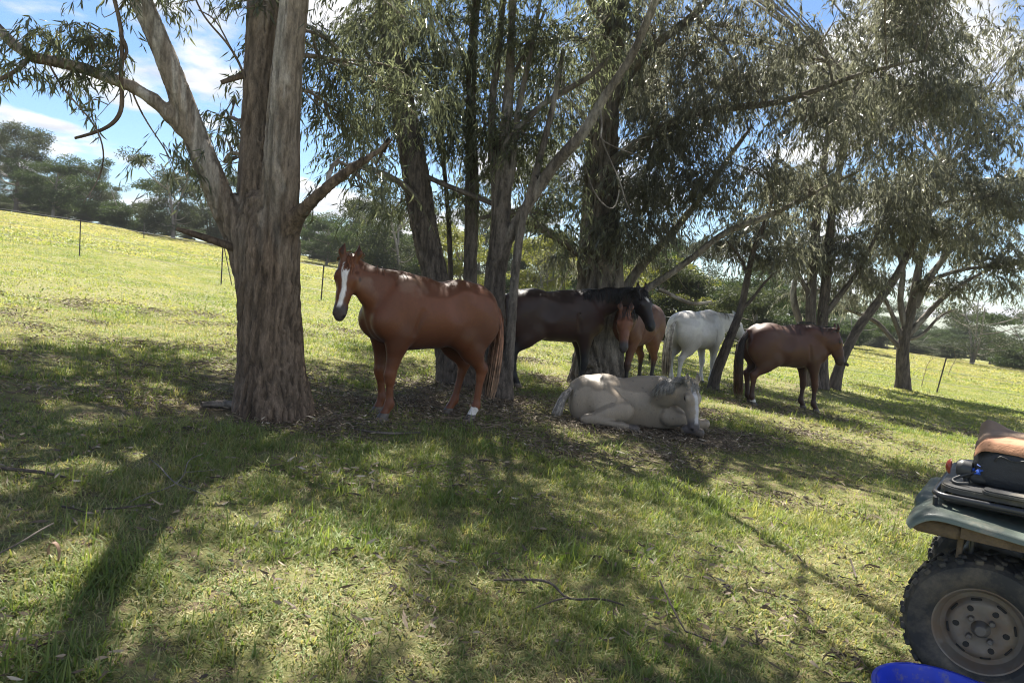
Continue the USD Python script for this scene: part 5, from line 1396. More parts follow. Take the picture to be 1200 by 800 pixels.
# 5 brown horse at the right
c5 = at(916, 478, 13.2); a5 = math.radians(14)
c5[2] = float(ground_z(c5[0], c5[1])) - .015
L5 = lambda w: rot_z(-a5) @ (V3(w) - c5)
D5 = lambda w: rot_z(-a5) @ V3(w)
make_horse('horse', 'dark brown horse at the right with its head lowered by the leaning trunk', c5, a5,
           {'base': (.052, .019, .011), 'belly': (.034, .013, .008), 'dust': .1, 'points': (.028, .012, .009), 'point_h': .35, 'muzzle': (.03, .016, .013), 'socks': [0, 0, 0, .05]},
           poll=L5(at(980, 388, 13.15)), head_dir=D5((.36, -.05, -.93)), head_up=D5((.92, -.05, .36)), neck_mid=L5(at(956, 396, 13.2)),
           legs=[leg_shift(FRONT, -.02, side=1), leg_shift(FRONT, .05, side=-1), leg_shift(HIND, .05, side=1), leg_shift(HIND, -.06, side=-1)],
           h=.0135, mane={'n': 150, 'side': 1, 'len': .16, 'mat': BLACKH, 'forelock': 14},
           tail={'n': 280, 'path': [(-.92, 0.0, 1.15), (-.96, -.02, .78), (-.92, -.03, .32), (-.90, -.03, .12)], 'w': [.06, .09, .10, .08], 'mat': RUSTY, 'r': .007}, seed=5, fat=1.02)

# 6 grey horse lying down
c6 = gp(744, 503) + V3(-.02, .26, 0); a6 = math.radians(4)
c6[2] = float(ground_z(c6[0], c6[1])) + .0
L6 = lambda w: rot_z(-a6) @ (V3(w) - c6) / .91
D6 = lambda w: rot_z(-a6) @ V3(w)
LF = [(.36, .12, .56), (.58, .20, .28), (.42, .23, .15), (.80, .22, .07), (.50, .26, .05), (.42, .27, .05)]
RF = [(.36, -.12, .56), (.58, -.20, .32), (.44, -.29, .20), (.88, -.38, .15), (.62, -.43, .075), (.72, -.45, .06)]
LH = [(-.45, .16, .34), (-.20, .32, .22), (-.60, .36, .09), (-.22, .42, .06), (-.13, .42, .05)]
RH = [(-.47, -.22, .36), (-.20, -.38, .25), (-.66, -.44, .12), (-.24, -.52, .085), (-.14, -.53, .065)]
make_horse('horse', 'pale grey horse lying on the ground with its forelegs folded', c6, a6,
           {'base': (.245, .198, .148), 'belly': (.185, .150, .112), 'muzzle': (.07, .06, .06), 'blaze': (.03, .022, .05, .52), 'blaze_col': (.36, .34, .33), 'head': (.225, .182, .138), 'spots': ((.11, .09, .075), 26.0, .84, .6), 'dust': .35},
           poll=L6(at(811, 449, 8.5)), head_dir=D6((.13, -.30, -.90)), head_up=D6((.32, -.86, .36)), neck_mid=L6(at(783, 460, 8.66)),
           legs=[LF, RF, LH, RH], h=.0115, drop=.84, lying=True, scale=.91,
           mane={'n': 850, 'side': -1, 'one': .97, 'len': .17, 'mat': GREYH, 'forelock': 24, 'r': .0036, 'upto': 21, 'sway': .08},
           tail={'n': 220, 'root': (-.80, -.02, .46), 'path': [(-.93, -.10, .34), (-1.0, -.14, .16), (-1.02, -.10, .05)], 'w': [.05, .09, .12], 'mat': hair('pale_tail_hair', (.26, .23, .20), (.34, .30, .26), (0, .5)), 'r': .006}, seed=6)
# ------------------------------------------------------------------ quad bike, bags and tub
def build_quad():
    QH = math.radians(-36)
    wc = at(1148, 742, 2.90)                                        # middle of the rear wheel's outer face
    fwd, lat = V3(math.cos(QH), math.sin(QH), 0), V3(-math.sin(QH), math.cos(QH), 0)
    R = .305
    org = wc + lat * .53; org[2] = wc[2] - R
    th = thing('quad_bike', 'green farm quad bike at the right edge with muddy wheels and loaded rear rack', 'quad bike', org, QH)
    GREEN = simple('green_plastic', (.085, .105, .085), rough=.42, var=.08, scale=5, dirt=(.22, .19, .14), dirt_amt=.25, dirt_scale=9)
    BLACK = simple('black_plastic', (.030, .030, .031), rough=.5, var=.15, scale=8, dirt=(.13, .115, .09), dirt_amt=.35, dirt_scale=7)
    TUBE = simple('black_steel_tube', (.028, .028, .030), rough=.38, var=.15, scale=20)
    MUD = simple('dried_mud', (.115, .082, .052), rough=.95, var=.3, scale=14, bump=.5, bscale=70)
    RUB = simple('tyre_rubber', (.016, .016, .016), rough=.75, var=.2, scale=14, bump=.2, bscale=90, dirt=(.085, .070, .052), dirt_amt=.5, dirt_scale=6)
    RIM = simple('dusty_rim', (.15, .128, .105), rough=.62, var=.18, scale=18, metallic=.25, dirt=(.14, .10, .07), dirt_amt=.55, dirt_scale=11)
    HUB = simple('hub_steel', (.12, .11, .10), rough=.5, metallic=.5, dirt=(.14, .10, .07), dirt_amt=.4)
    RED = simple('red_lens', (.20, .035, .022), rough=.2)
    def wheel(x, y, side, width, kids=True):
        """side: -1 for the right hand side of the bike (outer face towards -y)."""
        wx = V3(x, y, R)
        M = np.array([[1, 0, 0], [0, 0, side * 1.0], [0, 1, 0]])    # lathe z -> outward y
        turn = lambda v: np.stack([v[:, 0], v[:, 2] * side, v[:, 1]], 1) + wx
        flip = (lambda f: f[:, ::-1]) if side > 0 else (lambda f: f)
        w = width / 2
        prof = [(.165, w * .72), (.176, w * .86), (.20, w * .98), (.235, w * 1.0), (.262, w * .96), (.280, w * .80), (.287, w * .5), (.289, 0), (.287, -w * .5), (.280, -w * .80), (.262, -w * .96), (.235, -w), (.20, -w * .98), (.176, -w * .86), (.165, -w * .72), (.165, w * .72)]
        v, f = lathe(prof, 72)
        mb = MB().add(turn(v), flip(f))
        n = 26
        for k in range(n):                                          # chevron lugs and shoulder blocks
            for half in (-1, 1):
                a = 2 * math.pi * (k + (0 if half > 0 else .5)) / n
                Rz = rot_z(a)
                for (r, z, sz, tw) in ((.290, half * w * .30, (.018, .024, w * .62), .45 * half), (.280, half * w * .74, (.022, .030, w * .28), .25 * half)):
                    Rx = trimesh.transformations.rotation_matrix(tw, [1, 0, 0])[:3, :3]
                    bv, bf = rbox((sz[0], sz[1], sz[2]), .004, seg=4)
                    bv = (bv @ Rx.T + V3(r, 0, z)) @ Rz.T
                    mb.add(turn(bv), flip(bf))
        ty = obj('tyre', mb.get(), RUB, th, smooth=30)
        v, f = lathe([(.170, w * .70), (.178, w * .80), (.176, w * .84), (.168, w * .82), (.160, w * .70), (.152, w * .52), (.146, w * .46), (.128, w * .44), (.120, w * .50), (.108, w * .60), (.092, w * .62), (.066, w * .60), (.058, w * .56), (.030, w * .56), (.0, w * .56)], 72)
        rim = obj('rim', (turn(v), flip(f)), RIM, th, smooth=40)
        v, f = lathe([(.172, -w * .70), (.150, -w * .5), (.13, -w * .2), (.13, w * .3), (0.0, w * .3)], 36)
        obj('rim_back', (turn(v), flip(f)[:, ::-1]), HUB, th, smooth=40)
        for k in range(8):                                          # slots round the disc
            a = 2 * math.pi * (k + .3) / 8
            bv, bf = rbox((.010, .040, .012), .0045, seg=6)
            bv = (bv + V3(.118, 0, w * .515)) @ rot_z(a).T
            obj('slot', (turn(bv), flip(bf)), SLOT, th, smooth=40)
        for k in range(4):
            a = 2 * math.pi * (k + .5) / 4
            v, f = lathe([(.0, w * .74), (.009, w * .74), (.012, w * .70), (.012, w * .58)], 8)
            obj('wheel_nut', (turn(v[:, :] + V3(.052 * math.cos(a), .052 * math.sin(a), 0)), flip(f)), HUB, th, smooth=30)
        for k in range(6):
            a = 2 * math.pi * k / 6
            v, f = lathe([(.0, w * .618), (.011, w * .622), (.013, w * .60)], 10)
            obj('vent', (turn(v + V3(.088 * math.cos(a), .088 * math.sin(a), .001)), flip(f)), SLOT, th)
        v, f = lathe([(0, w * .80), (.018, w * .80), (.024, w * .76), (.028, w * .66), (.034, w * .60), (.036, w * .55)], 32)
        obj('hub_cap', (turn(v), flip(f)), HUB, th, smooth=35)
    SLOT = simple('slot_shadow', (.012, .011, .010), rough=.9)
    wheel(0, -.53 + .125, -1, .25); wheel(0, .53 - .125, 1, .25); wheel(1.26, -.53 + .11, -1, .21); wheel(1.26, .53 - .11, 1, .21)

    def sheet(path, y0, y1, t=.006, lip=.03, name='fender', mat=GREEN, flare=.0):
        """A moulded panel: path in (x, z), from y0 (inside) to y1 (outside edge, turned down by lip)."""
        p = spline(np.array([[a, 0, b] for a, b in path]), 40)[:, [0, 2]]
        ys = np.r_[np.linspace(y0, y1, 9), y1 + np.sign(y1) * .012, y1 + np.sign(y1) * .014]
        drop = np.r_[np.zeros(8), .004, .016, lip]
        ta = np.gradient(p, axis=0); ta /= np.linalg.norm(ta, axis=1, keepdims=True); nn = np.stack([-ta[:, 1], ta[:, 0]], 1)
        cols = []
        for y, d in zip(ys, drop):
            edge = (abs(y) - abs(y0)) / abs(abs(y1) - abs(y0))
            q = p - nn * d - nn * .010 * max(0, edge) ** 3
            cols.append(np.stack([q[:, 0], np.full(40, y), q[:, 1]], 1))
        A = np.stack(cols, 1); Bm = A.copy(); Bm[:, :-1, 0] -= nn[:, None, 0] * t; Bm[:, :-1, 2] -= nn[:, None, 1] * t; Bm[:, -1, 1] -= np.sign(y1) * t
        m_, n = A.shape[:2]
        i, j = np.meshgrid(np.arange(m_ - 1), np.arange(n - 1), indexing='ij')
        q = np.stack([i * n + j, i * n + j + 1, (i + 1) * n + j + 1, (i + 1) * n + j], -1).reshape(-1, 4)
        k = m_ * n
        edge = lambda ids: np.stack([ids[:-1], ids[1:], ids[1:] + k, ids[:-1] + k], 1)
        ring = np.r_[np.arange(n), (np.arange(1, m_) * n + n - 1), ((m_ - 1) * n + np.arange(n - 2, -1, -1)), (np.arange(m_ - 2, -1, -1) * n)]
        f = np.vstack([q, q[:, ::-1] + k, edge(ring)])
        if y1 < 0:
            f = f[:, ::-1]
        return obj(name, (np.vstack([A.reshape(-1, 3), Bm.reshape(-1, 3)]), f), mat, th, smooth=40)
    rear = [(-.315, .695), (-.285, .727), (-.23, .760), (-.16, .768), (-.06, .760), (.10, .745), (.30, .718), (.42, .662), (.50, .56), (.55, .44)]
    front = [(.74, .44), (.80, .58), (.92, .69), (1.08, .745), (1.30, .76), (1.50, .74), (1.62, .68), (1.68, .60)]
    for s in (-1, 1):
        sheet(rear, s * .14, s * .545, name='rear_fender')
        sheet(front, s * .14, s * .52, name='front_fender')
    # inner guards, muddy underneath
    for s in (-1, 1):
        obj('mud_flap', rbox((.20, .22, .075), .03, (-.195, s * .40, .685), R=np.eye(3)), MUD, th, smooth=40)
        obj('inner_guard', rbox((.60, .012, .05), .005, (.19, s * .515, .690)), MUD, th, smooth=40)
        obj('guard_bracket', rbox((.022, .03, .12), .006, (-.11, s * .44, .60)), MUD, th, smooth=40)
        obj('guard_bracket', rbox((.018, .03, .10), .006, (-.07, s * .40, .60)), TUBE, th, smooth=40)
        v, f = tube(np.array([[.02, s * .16, .30], [.06, s * .33, .32]]), .03, 12); obj('axle_arm', (v, f), MUD, th, smooth=30)
        for k in range(7):
            a = np.linspace(0, 2 * np.pi, 14)
            z0 = .36 + .04 * k
            c = np.stack([.14 + .036 * np.cos(a), s * .27 + .036 * np.sin(a), z0 + .04 * a / (2 * np.pi)], 1)
            v, f = tube(c, .007, 6); obj('spring_coil', (v, f), TUBE, th, smooth=True)
        v, f = tube(np.array([[.14, s * .27, .34], [.14, s * .27, .68]]), .018, 10); obj('damper', (v, f), TUBE, th, smooth=30)
    obj('chassis', rbox((1.5, .26, .22), .05, (.62, 0, .42)), TUBE, th, smooth=40)
    obj('engine', rbox((.5, .34, .34), .06, (.66, 0, .44)), HUB, th, smooth=40)
    obj('tail_body', rbox((.54, .52, .09), .035, (-.05, 0, .715)), GREEN, th, smooth=40)
    obj('seat', rbox((.74, .34, .15), .06, (.48, 0, .80)), BLACK, th, smooth=40)
    obj('tank_cover', rbox((.42, .34, .24), .09, (1.02, 0, .80)), GREEN, th, smooth=40)
    obj('nose', rbox((.34, .56, .22), .08, (1.42, 0, .70)), GREEN, th, smooth=40)
    obj('footwell', rbox((.62, .9, .03), .012, (.63, 0, .30)), BLACK, th, smooth=40)
    v, f = tube(np.array([[1.0, -.40, 1.06], [1.05, -.22, 1.08], [1.10, -.08, 1.00], [1.10, .08, 1.00], [1.05, .22, 1.08], [1.0, .40, 1.06]]), .013, 10); obj('handlebar', (v, f), TUBE, th, smooth=30)
    v, f = tube(np.array([[1.22, 0, .62], [1.08, 0, 1.02]]), .022, 10); obj('steering_column', (v, f), TUBE, th, smooth=30)
    for s in (-1, 1):
        v, f = tube(np.array([[1.03, s * .30, 1.075], [.995, s * .42, 1.058]]), .019, 12); obj('grip', (v, f), BLACK, th, smooth=30)
        obj('headlight', rbox((.05, .13, .09), .03, (1.60, s * .2, .70)), simple('lamp_glass' if s < 0 else 'lamp_glass_b', (.6, .6, .58), rough=.1), th, smooth=40)
    # rear rack: a looped tube under a flat moulded deck
    def loop(x0, x1, y, z, r, c=.07):
        pts = []
        for cx, cy, a0 in ((x1 - c, y - c, 0), (x0 + c, y - c, 90), (x0 + c, -y + c, 180), (x1 - c, -y + c, 270)):
            for a in np.linspace(a0, a0 + 90, 7):
                pts.append((cx + c * math.cos(math.radians(a)), cy + c * math.sin(math.radians(a)), z))
        pts.append(pts[0]); pts.append(pts[1])
        return tube(np.array(pts), r, 10, cap=False)
    v, f = loop(-.23, .34, .44, .808, .013); obj('rack_loop', (v, f), TUBE, th, smooth=True)
    v, f = loop(-.20, .32, .40, .788, .010, .05); obj('rack_loop', (v, f), TUBE, th, smooth=True)
    for x in (-.18, -.02, .14):
        v, f = tube(np.array([[x, -.43, .800], [x, .43, .800]]), .009, 8); obj('rack_bar', (v, f), TUBE, th, smooth=30)
    for s in (-1, 1):
        for x in (-.22, .2):
            v, f = tube(np.array([[x, s * .40, .73], [x, s * .43, .80]]), .010, 8); obj('rack_leg', (v, f), TUBE, th, smooth=30)
    from shapely.geometry import box as sbox
    def plate(x0, x1, y0, y1, r, z, t, name):
        g = sbox(x0 + r, y0 + r, x1 - r, y1 - r).buffer(r, quad_segs=8)
        inner = g.buffer(-.006)
        a = trimesh.creation.extrude_polygon(g, t - .006, engine='earcut'); b = trimesh.creation.extrude_polygon(inner, .006, engine='earcut')
        mb = MB().add(a.vertices + V3(0, 0, z), a.faces).add(b.vertices + V3(0, 0, z + t - .006), b.faces)
        obj(name, mb.get(), BLACK, th, smooth=35)
    plate(-.215, .33, -.415, .415, .09, .822, .026, 'rack_deck')
    plate(-.06, .30, -.435, -.33, .04, .848, .016, 'rack_side_pad')
    plate(-.06, .30, .33, .435, .04, .848, .016, 'rack_side_pad')
    # tail light on a stalk
    v, f = lathe([(0, -.030), (.028, -.026), (.038, -.012), (.040, .0), (.036, .03), (.0, .034)], 24)
    Rm = np.array([[0, 0, 1], [0, 1, 0], [-1, 0, 0]])
    v = v @ Rm.T
    lamp = obj('lamp', (v + V3(-.145, -.24, .905), f), BLACK, th, smooth=40)
    v, f = lathe([(0, .018), (.020, .014), (.032, .004), (.034, -.004), (0, -.006)], 24)
    v = v @ np.array([[0, 0, -1], [0, 1, 0], [1, 0, 0]]).T
    obj('lamp_lens', (v + V3(-.197, -.24, .905), f), RED, th, smooth=40)
    v, f = tube(np.array([[-.125, -.24, .84], [-.135, -.24, .88]]), .012, 8); obj('lamp_stalk', (v, f), TUBE, th, smooth=30)
    return org, QH, th

QORG, QH, QUAD = build_quad()
def quad_pt(x, y, z):
    return QORG + rot_z(QH) @ V3(x, y, z)

def soft_box(size, r, seed, amp=.012, freq=9.0, sag=0.0, squash=0.0):
    import manifold3d as m3
    v, f = rbox(size, r, seg=24)
    m_ = m3.Manifold(m3.Mesh(np.asarray(v, np.float32), np.asarray(f, np.uint32))).refine_to_length(.014)
    v, f, _ = meshkit.arrays(m_)
    n = meshkit.fbm(v * freq, 3, seed) - .5
    d = v / (np.linalg.norm(v / np.array(size), axis=1, keepdims=True) + 1e-6); d /= np.linalg.norm(d, axis=1, keepdims=True)
    cre = 1 - np.abs(2 * meshkit.fbm(v * V3(freq * .7, freq * .7, freq * 1.6) + 7, 3, seed + 4) - 1)
    v = v + d * (n * amp * 2 + (cre - .7)[:, None].ravel() * amp)[:, None] if False else v + d * (n * amp * 2 + (cre - .7) * amp)[:, None]
    top = (v[:, 2] > 0)
    v[:, 2] -= top * sag * (1 - (np.abs(v[:, 0]) / (size[0] / 2)) ** 2)
    return v, f

def build_loads():
    CLOTH = simple('black_bag_cloth', (.020, .021, .024), rough=.72, var=.2, scale=12, bump=.25, bscale=160)
    TERRA = simple('faded_orange_cloth', (.34, .165, .085), rough=.85, var=.22, scale=9, bump=.25, bscale=140)
    TAN = simple('tan_canvas', (.26, .175, .115), rough=.9, var=.15, scale=9, bump=.25, bscale=140)
    BLUE = simple('blue_strap', (.03, .10, .48), rough=.5, var=.2)
    STRAP = simple('black_strap', (.022, .022, .022), rough=.6)
    # the black bag
    c = quad_pt(.085, -.13, .936)
    th = thing('bag', 'black soft bag with a faded orange lid strapped on the rear rack', 'bag', c, QH)
    v, f = soft_box((.40, .30, .205), .075, 3, amp=.010)
    obj('body', (v, f), CLOTH, th, smooth=True)
    def lid(sx, sy, h, seed, z0, mat, name, parent, lift=.0):
        n = 34
        x, y = np.meshgrid(np.linspace(-1, 1, n), np.linspace(-1, 1, n), indexing='ij')
        z = z0 + h * (1 - np.abs(x) ** 3.2) * (1 - .55 * np.abs(y) ** 2.6) - .05 * np.maximum(np.abs(y) - .8, 0) * 3 - .05 * np.maximum(np.abs(x) - .86, 0) * 4
        P = np.stack([x * sx, y * sy, 0 * x], -1)
        z = z + .024 * (meshkit.fbm(P * 13 + 3, 3, seed) - .5) + lift * np.maximum(-x - .2, 0) * np.maximum(y, 0)
        A = np.stack([x * sx, y * sy, z], -1).reshape(-1, 3); Bm = A - V3(0, 0, .006)
        i, j = np.meshgrid(np.arange(n - 1), np.arange(n - 1), indexing='ij')
        q = np.stack([i * n + j, (i + 1) * n + j, (i + 1) * n + j + 1, i * n + j + 1], -1).reshape(-1, 4); k = n * n
        ring = np.r_[np.arange(n) * n, (n - 1) * n + np.arange(1, n), (np.arange(n - 2, -1, -1) * n + n - 1), np.arange(n - 2, -1, -1)]
        e = np.stack([ring[:-1] + k, ring[1:] + k, ring[1:], ring[:-1]], 1)
        obj(name, (np.vstack([A, Bm]), np.vstack([q, q[:, ::-1] + k, e])), mat, parent, smooth=50)
    lid(.195, .150, .022, 5, .092, TERRA, 'lid', th)
    v, f = tube(spline(np.array([[-.12, -.158, .03], [-.10, -.162, .055], [-.06, -.160, .045], [0.02, -.162, .06], [.1, -.160, .05]]), 20), .0035, 6); obj('zip', (v, f), STRAP, th, smooth=True)
    # tan bag behind it
    c = quad_pt(.06, .16, .925)
    th = thing('bag', 'tan canvas bag with a peaked flap behind the black bag', 'bag', c, QH)
    v, f = soft_box((.38, .24, .21), .06, 9, amp=.012)
    obj('body', (v, f), simple('dark_canvas', (.035, .038, .035), rough=.85, var=.2), th, smooth=True)
    lid(.19, .125, .030, 12, .095, TAN, 'flap', th, lift=.10)
    # orange sleeve on the near side
    c = quad_pt(.30, -.22, .99)
    th = thing('strap', 'rolled orange cloth with a dark grey buckle beside the black bag', 'cloth', c, QH)
    v, f = soft_box((.07, .09, .12), .03, 14, amp=.012, freq=16)
    obj('roll', (v, f), TERRA, th, smooth=True)
    v, f = tube(np.array([[-.01, -.03, .05], [-.02, -.035, .11], [-.01, -.02, .14]]), np.array([.014, .02, .016]), 10); obj('buckle', (v, f), simple('grey_buckle', (.10, .10, .12), rough=.4), th, smooth=True)
    # blue strap bundle and black cord
    rng = np.random.default_rng(8)
    c = quad_pt(-.07, -.22, .905)
    th = thing('strap', 'bunched bright blue strap lying on the rack beside the bag', 'strap', c, QH)
    for k in range(9):
        p = [rng.normal(0, .022, 3) * V3(1.3, 1, .6) for _ in range(4)]
        cc = spline(np.array(p), 12)
        t, a, b = frames(cc)
        vv = np.stack([cc - a * .009, cc + a * .009, cc + a * .009 + b * .003, cc - a * .009 + b * .003], 1).reshape(-1, 3)
        i, j = np.meshgrid(np.arange(11), np.arange(4), indexing='ij')
        q = np.stack([i * 4 + j, i * 4 + (j + 1) % 4, (i + 1) * 4 + (j + 1) % 4, (i + 1) * 4 + j], -1).reshape(-1, 4)
        obj('loop', (vv, q), BLUE, th, smooth=40)
    c = quad_pt(-.125, -.26, .86)
    th = thing('cord', 'black elastic cord looped on the rack deck under the blue strap', 'cord', c, QH)
    v, f = tube(spline(np.array([[.10, .02, .03], [.04, .0, .045], [-.02, -.02, .02], [-.05, -.05, .0], [-.03, -.08, -.005], [.01, -.07, .0]]), 30), .007, 8); obj('loop', (v, f), STRAP, th, smooth=True)
    v, f = soft_box((.07, .06, .05), .02, 22, amp=.008, freq=20); obj('knot', (v + V3(.04, .02, .02), f), STRAP, th, smooth=True)

    # the blue tub
    c = at(1107, 812, 2.72); c[2] = float(ground_z(c[0], c[1]))
    top = at(1107, 814, 2.72)[2] - c[2]
    th = thing('tub', 'bright blue plastic feed tub at the bottom edge in front of the wheel', 'tub', c)
    PL = simple('blue_plastic', (.012, .035, .40), rough=.38, var=.12, scale=14, dirt=(.16, .14, .16), dirt_amt=.22, dirt_scale=16)
    r = .238
    prof = [(r * .78, .0), (r * .80, .01), (r * .96, top - .03), (r * .97, top - .022), (r * 1.045, top - .020), (r * 1.06, top - .012), (r * 1.055, top - .003), (r * 1.03, top), (r * .99, top - .002), (r * .965, top - .012), (r * .94, top - .04), (r * .76, .02), (0, .016)]
    v, f = lathe(prof, 96)
    obj('shell', (v, f), PL, th, smooth=40)
    v, f = lathe([(r * .78, 0), (0, .002)], 96); obj('base', (v, f[:, ::-1]), PL, th)
    for s in (0.35, math.pi + .35):
        bv, bf = rbox((.03, .075, .022), .008, (r * 1.07, 0, top - .03)); obj('handle_lug', (bv @ rot_z(s).T, bf), PL, th, smooth=40)
        a = np.linspace(-.17, .17, 9) + s
        v, f = tube(np.stack([np.cos(a) * (r * 1.045), np.sin(a) * (r * 1.045), np.full(9, top - .004) + .006 * np.cos((a - s) / .17 * 1.57)], 1), .007, 8); obj('handle_grip', (v, f), PL, th, smooth=True)
build_loads()
# ------------------------------------------------------------------ grass and litter
GRASS = usdkit.material(stage, '/World/Looks/grass_blade', {
    'g': ('geometry', {}), 't': ('attribute', {'attribute': 'tint'}),
    'n': ('noise_texture', {'scale': .55, 'detail': 6.0, 'roughness': .62}),
    'n2': ('noise_texture', {'scale': 3.0, 'detail': 4.0, 'roughness': .6}),
    'a1': ('math', {'math_type': 'multiply_add', 'value2': -1.3, 'value3': 1.15}),
    'a2': ('math', {'math_type': 'multiply_add', 'value2': -.9, 'value3': .45}),
    's': ('math', {'math_type': 'add'}), 's2': ('math', {'math_type': 'add', 'use_clamp': True}),
    'th': ('math', {'math_type': 'add', 'value2': -.5}), 'ln': ('vector_math', {'math_type': 'length'}), 'dry': ('map_range', {'from_min': 26.0, 'from_max': 80.0, 'to_min': 0.0, 'to_max': -.24, 'clamp': True}), 's3': ('math', {'math_type': 'add'}),
    'r': ('rgb_ramp', {'ramp': [(0, (.38, .32, .18)), (.25, (.30, .28, .125)), (.5, (.200, .228, .074)), (.78, (.138, .190, .048)), (1, (.085, .145, .034))]}),
    'tr': ('mix_color', {'blend_type': 'multiply', 'fac': 1.0, 'b': (1.5, 1.5, .8), 'use_clamp': False}),
    'p': ('principled_bsdf', {'roughness': .55, 'specular_ior_level': .35}), 'tl': ('translucent_bsdf', {}), 'mx': ('mix_closure', {'fac': .42})},
    [('g.position', 'n.vector'), ('g.position', 'n2.vector'), ('n.fac', 'a1.value1'), ('n2.fac', 'a2.value1'), ('g.position', 'ln.vector1'), ('ln.value', 'dry.value'), ('t.fac', 'th.value1'), ('th.value', 's3.value1'), ('dry.result', 's3.value2'), ('a1.value', 's.value1'), ('a2.value', 's.value2'),
     ('s.value', 's2.value1'), ('s3.value', 's2.value2'), ('s2.value', 'r.fac'), ('r.color', 'p.base_color'), ('r.color', 'tr.a'), ('tr.result', 'tl.color'),
     ('p.BSDF', 'mx.closure1'), ('tl.BSDF', 'mx.closure2')], surface='mx.closure')
LITTER = usdkit.material(stage, '/World/Looks/fallen_leaf', {
    't': ('attribute', {'attribute': 'tint'}),
    'r': ('rgb_ramp', {'ramp': [(0, (.045, .032, .022)), (.4, (.13, .095, .064)), (.75, (.28, .22, .15)), (1, (.46, .39, .30))]}),
    'p': ('principled_bsdf', {'roughness': .7, 'specular_ior_level': .3})}, [('t.fac', 'r.fac'), ('r.color', 'p.base_color')], surface='p.BSDF')

def blades(rng, n, radius, hmin, hmax, wid, flat=.5, tall=.06, dry=.3, even=0.0):
    a = rng.uniform(0, 6.28, n); q = np.sqrt(rng.uniform(0, 1, n)) * radius
    clump = rng.uniform(-1, 1, (max(3, n // 16), 2)) * radius * .75
    k = rng.integers(0, len(clump), n)
    xy = np.where((rng.uniform(0, 1, n) < .6)[:, None], clump[k] + rng.normal(0, .022 * radius / .3, (n, 2)), np.stack([q * np.cos(a), q * np.sin(a)], 1))
    h = rng.uniform(hmin, hmax, n) * np.where(rng.uniform(0, 1, n) < tall, 1.9, 1)
    az = rng.uniform(0, 6.28, n); lean = np.clip(rng.normal(flat, .32, n), .03, 1.35)
    d = np.stack([np.cos(az), np.sin(az)], 1)
    s = np.stack([-d[:, 1], d[:, 0], np.zeros(n)], 1) * (wid * rng.uniform(.6, 1.3, n))[:, None]
    B = np.c_[xy, np.full(n, -.012)]
    l2 = lean * 1.7
    m_ = B + np.c_[d * (np.sin(lean) * h * .5)[:, None], np.cos(lean) * h * .5]
    e = m_ + np.c_[d * (np.sin(l2) * h * .5)[:, None], np.maximum(np.cos(l2), -.15) * h * .5]
    V = np.stack([B - s, B + s, m_ - s * .8, m_ + s * .8, e], 1)
    F = np.array([[0, 1, 3], [0, 3, 2], [2, 3, 4]])
    t = np.where(rng.uniform(0, 1, n) < dry, rng.uniform(.0, .3, n), rng.uniform(.45, .85, n))
    t = np.where(h > hmax, np.maximum(t, .5), t)
    t = t * (1 - even) + (.50 + .04 * rng.normal(0, 1, n)) * even
    return V.reshape(-1, 3), (F[None] + (np.arange(n) * 5)[:, None, None]).reshape(-1, 3), np.repeat(t, 5)

def litter_patch(rng, n, radius, twigs=3, scale=1.0):
    mb = MB()
    a = rng.uniform(0, 6.28, n); q = np.sqrt(rng.uniform(0, 1, n)) * radius
    P = np.c_[q * np.cos(a), q * np.sin(a), rng.uniform(.004, .035, n)]
    D = np.c_[rng.normal(0, 1, (n, 2)), rng.normal(0, .22, n)]; D /= np.linalg.norm(D, axis=1, keepdims=True)
    v, f, k = leaves_on(P, D, rng.uniform(.022, .085, n) * scale, rng.uniform(.008, .016, n) * scale, rng, 4)
    v[:, 2] = np.maximum(v[:, 2], .002)
    mb.add(v, f, np.repeat(np.clip(rng.normal(.42, .25, n), 0, 1), k))
    for _ in range(twigs):
        p = np.r_[rng.uniform(-1, 1, 2) * radius * .7, .012]
        d = np.r_[rng.normal(0, 1, 2), rng.normal(0, .05)]; d /= np.linalg.norm(d); L = rng.uniform(.08, .32) * scale
        c = spline(np.array([p, p + d * L * .5 + rng.normal(0, .02, 3), p + d * L]), 6); c[:, 2] = np.maximum(c[:, 2], .004)
        v, f = tube(c, np.linspace(.0045, .002, 6) * rng.uniform(.6, 1.3) * scale, 4); mb.add(v, f, rng.uniform(.0, .6))
    return mb

def scatter(name, protos, P, idx, yaw, scale, mat_, label=None):
    """One PointInstancer of small clumps: ground cover nobody could count."""
    root = UsdGeom.PointInstancer.Define(stage, '/World/' + name)
    base = UsdGeom.Scope.Define(stage, '/World/' + name + '/clumps')
    paths = []
    for i, (v, f, t) in enumerate(protos):
        m_ = obj('clump', (v, f), mat_, base, attrs={'tint': t})
        paths.append(m_.GetPath())
    root.CreatePrototypesRel().SetTargets(paths)
    root.CreatePositionsAttr(Vt.Vec3fArray.FromNumpy(np.asarray(P, np.float32)))
    root.CreateProtoIndicesAttr(Vt.IntArray.FromNumpy(np.asarray(idx, np.int32)))
    q = np.zeros((len(P), 4)); q[:, 0] = np.cos(yaw / 2); q[:, 3] = np.sin(yaw / 2)
    # lay each clump on the slope
    tl = math.atan(SLOPE) / 2
    t4 = np.array([math.cos(tl), 0, math.sin(tl), 0])
    w, z = q[:, 0], q[:, 3]
    out = np.stack([t4[0] * w, t4[2] * z, t4[2] * w, t4[0] * z], 1)
    root.CreateOrientationsAttr(Vt.QuathArray([Gf.Quath(float(a), float(b), float(c), float(d)) for a, b, c, d in out]))
    root.CreateScalesAttr(Vt.Vec3fArray.FromNumpy(np.repeat(np.asarray(scale, np.float32)[:, None], 3, 1)))
    tag(root, kind='stuff')
    return root

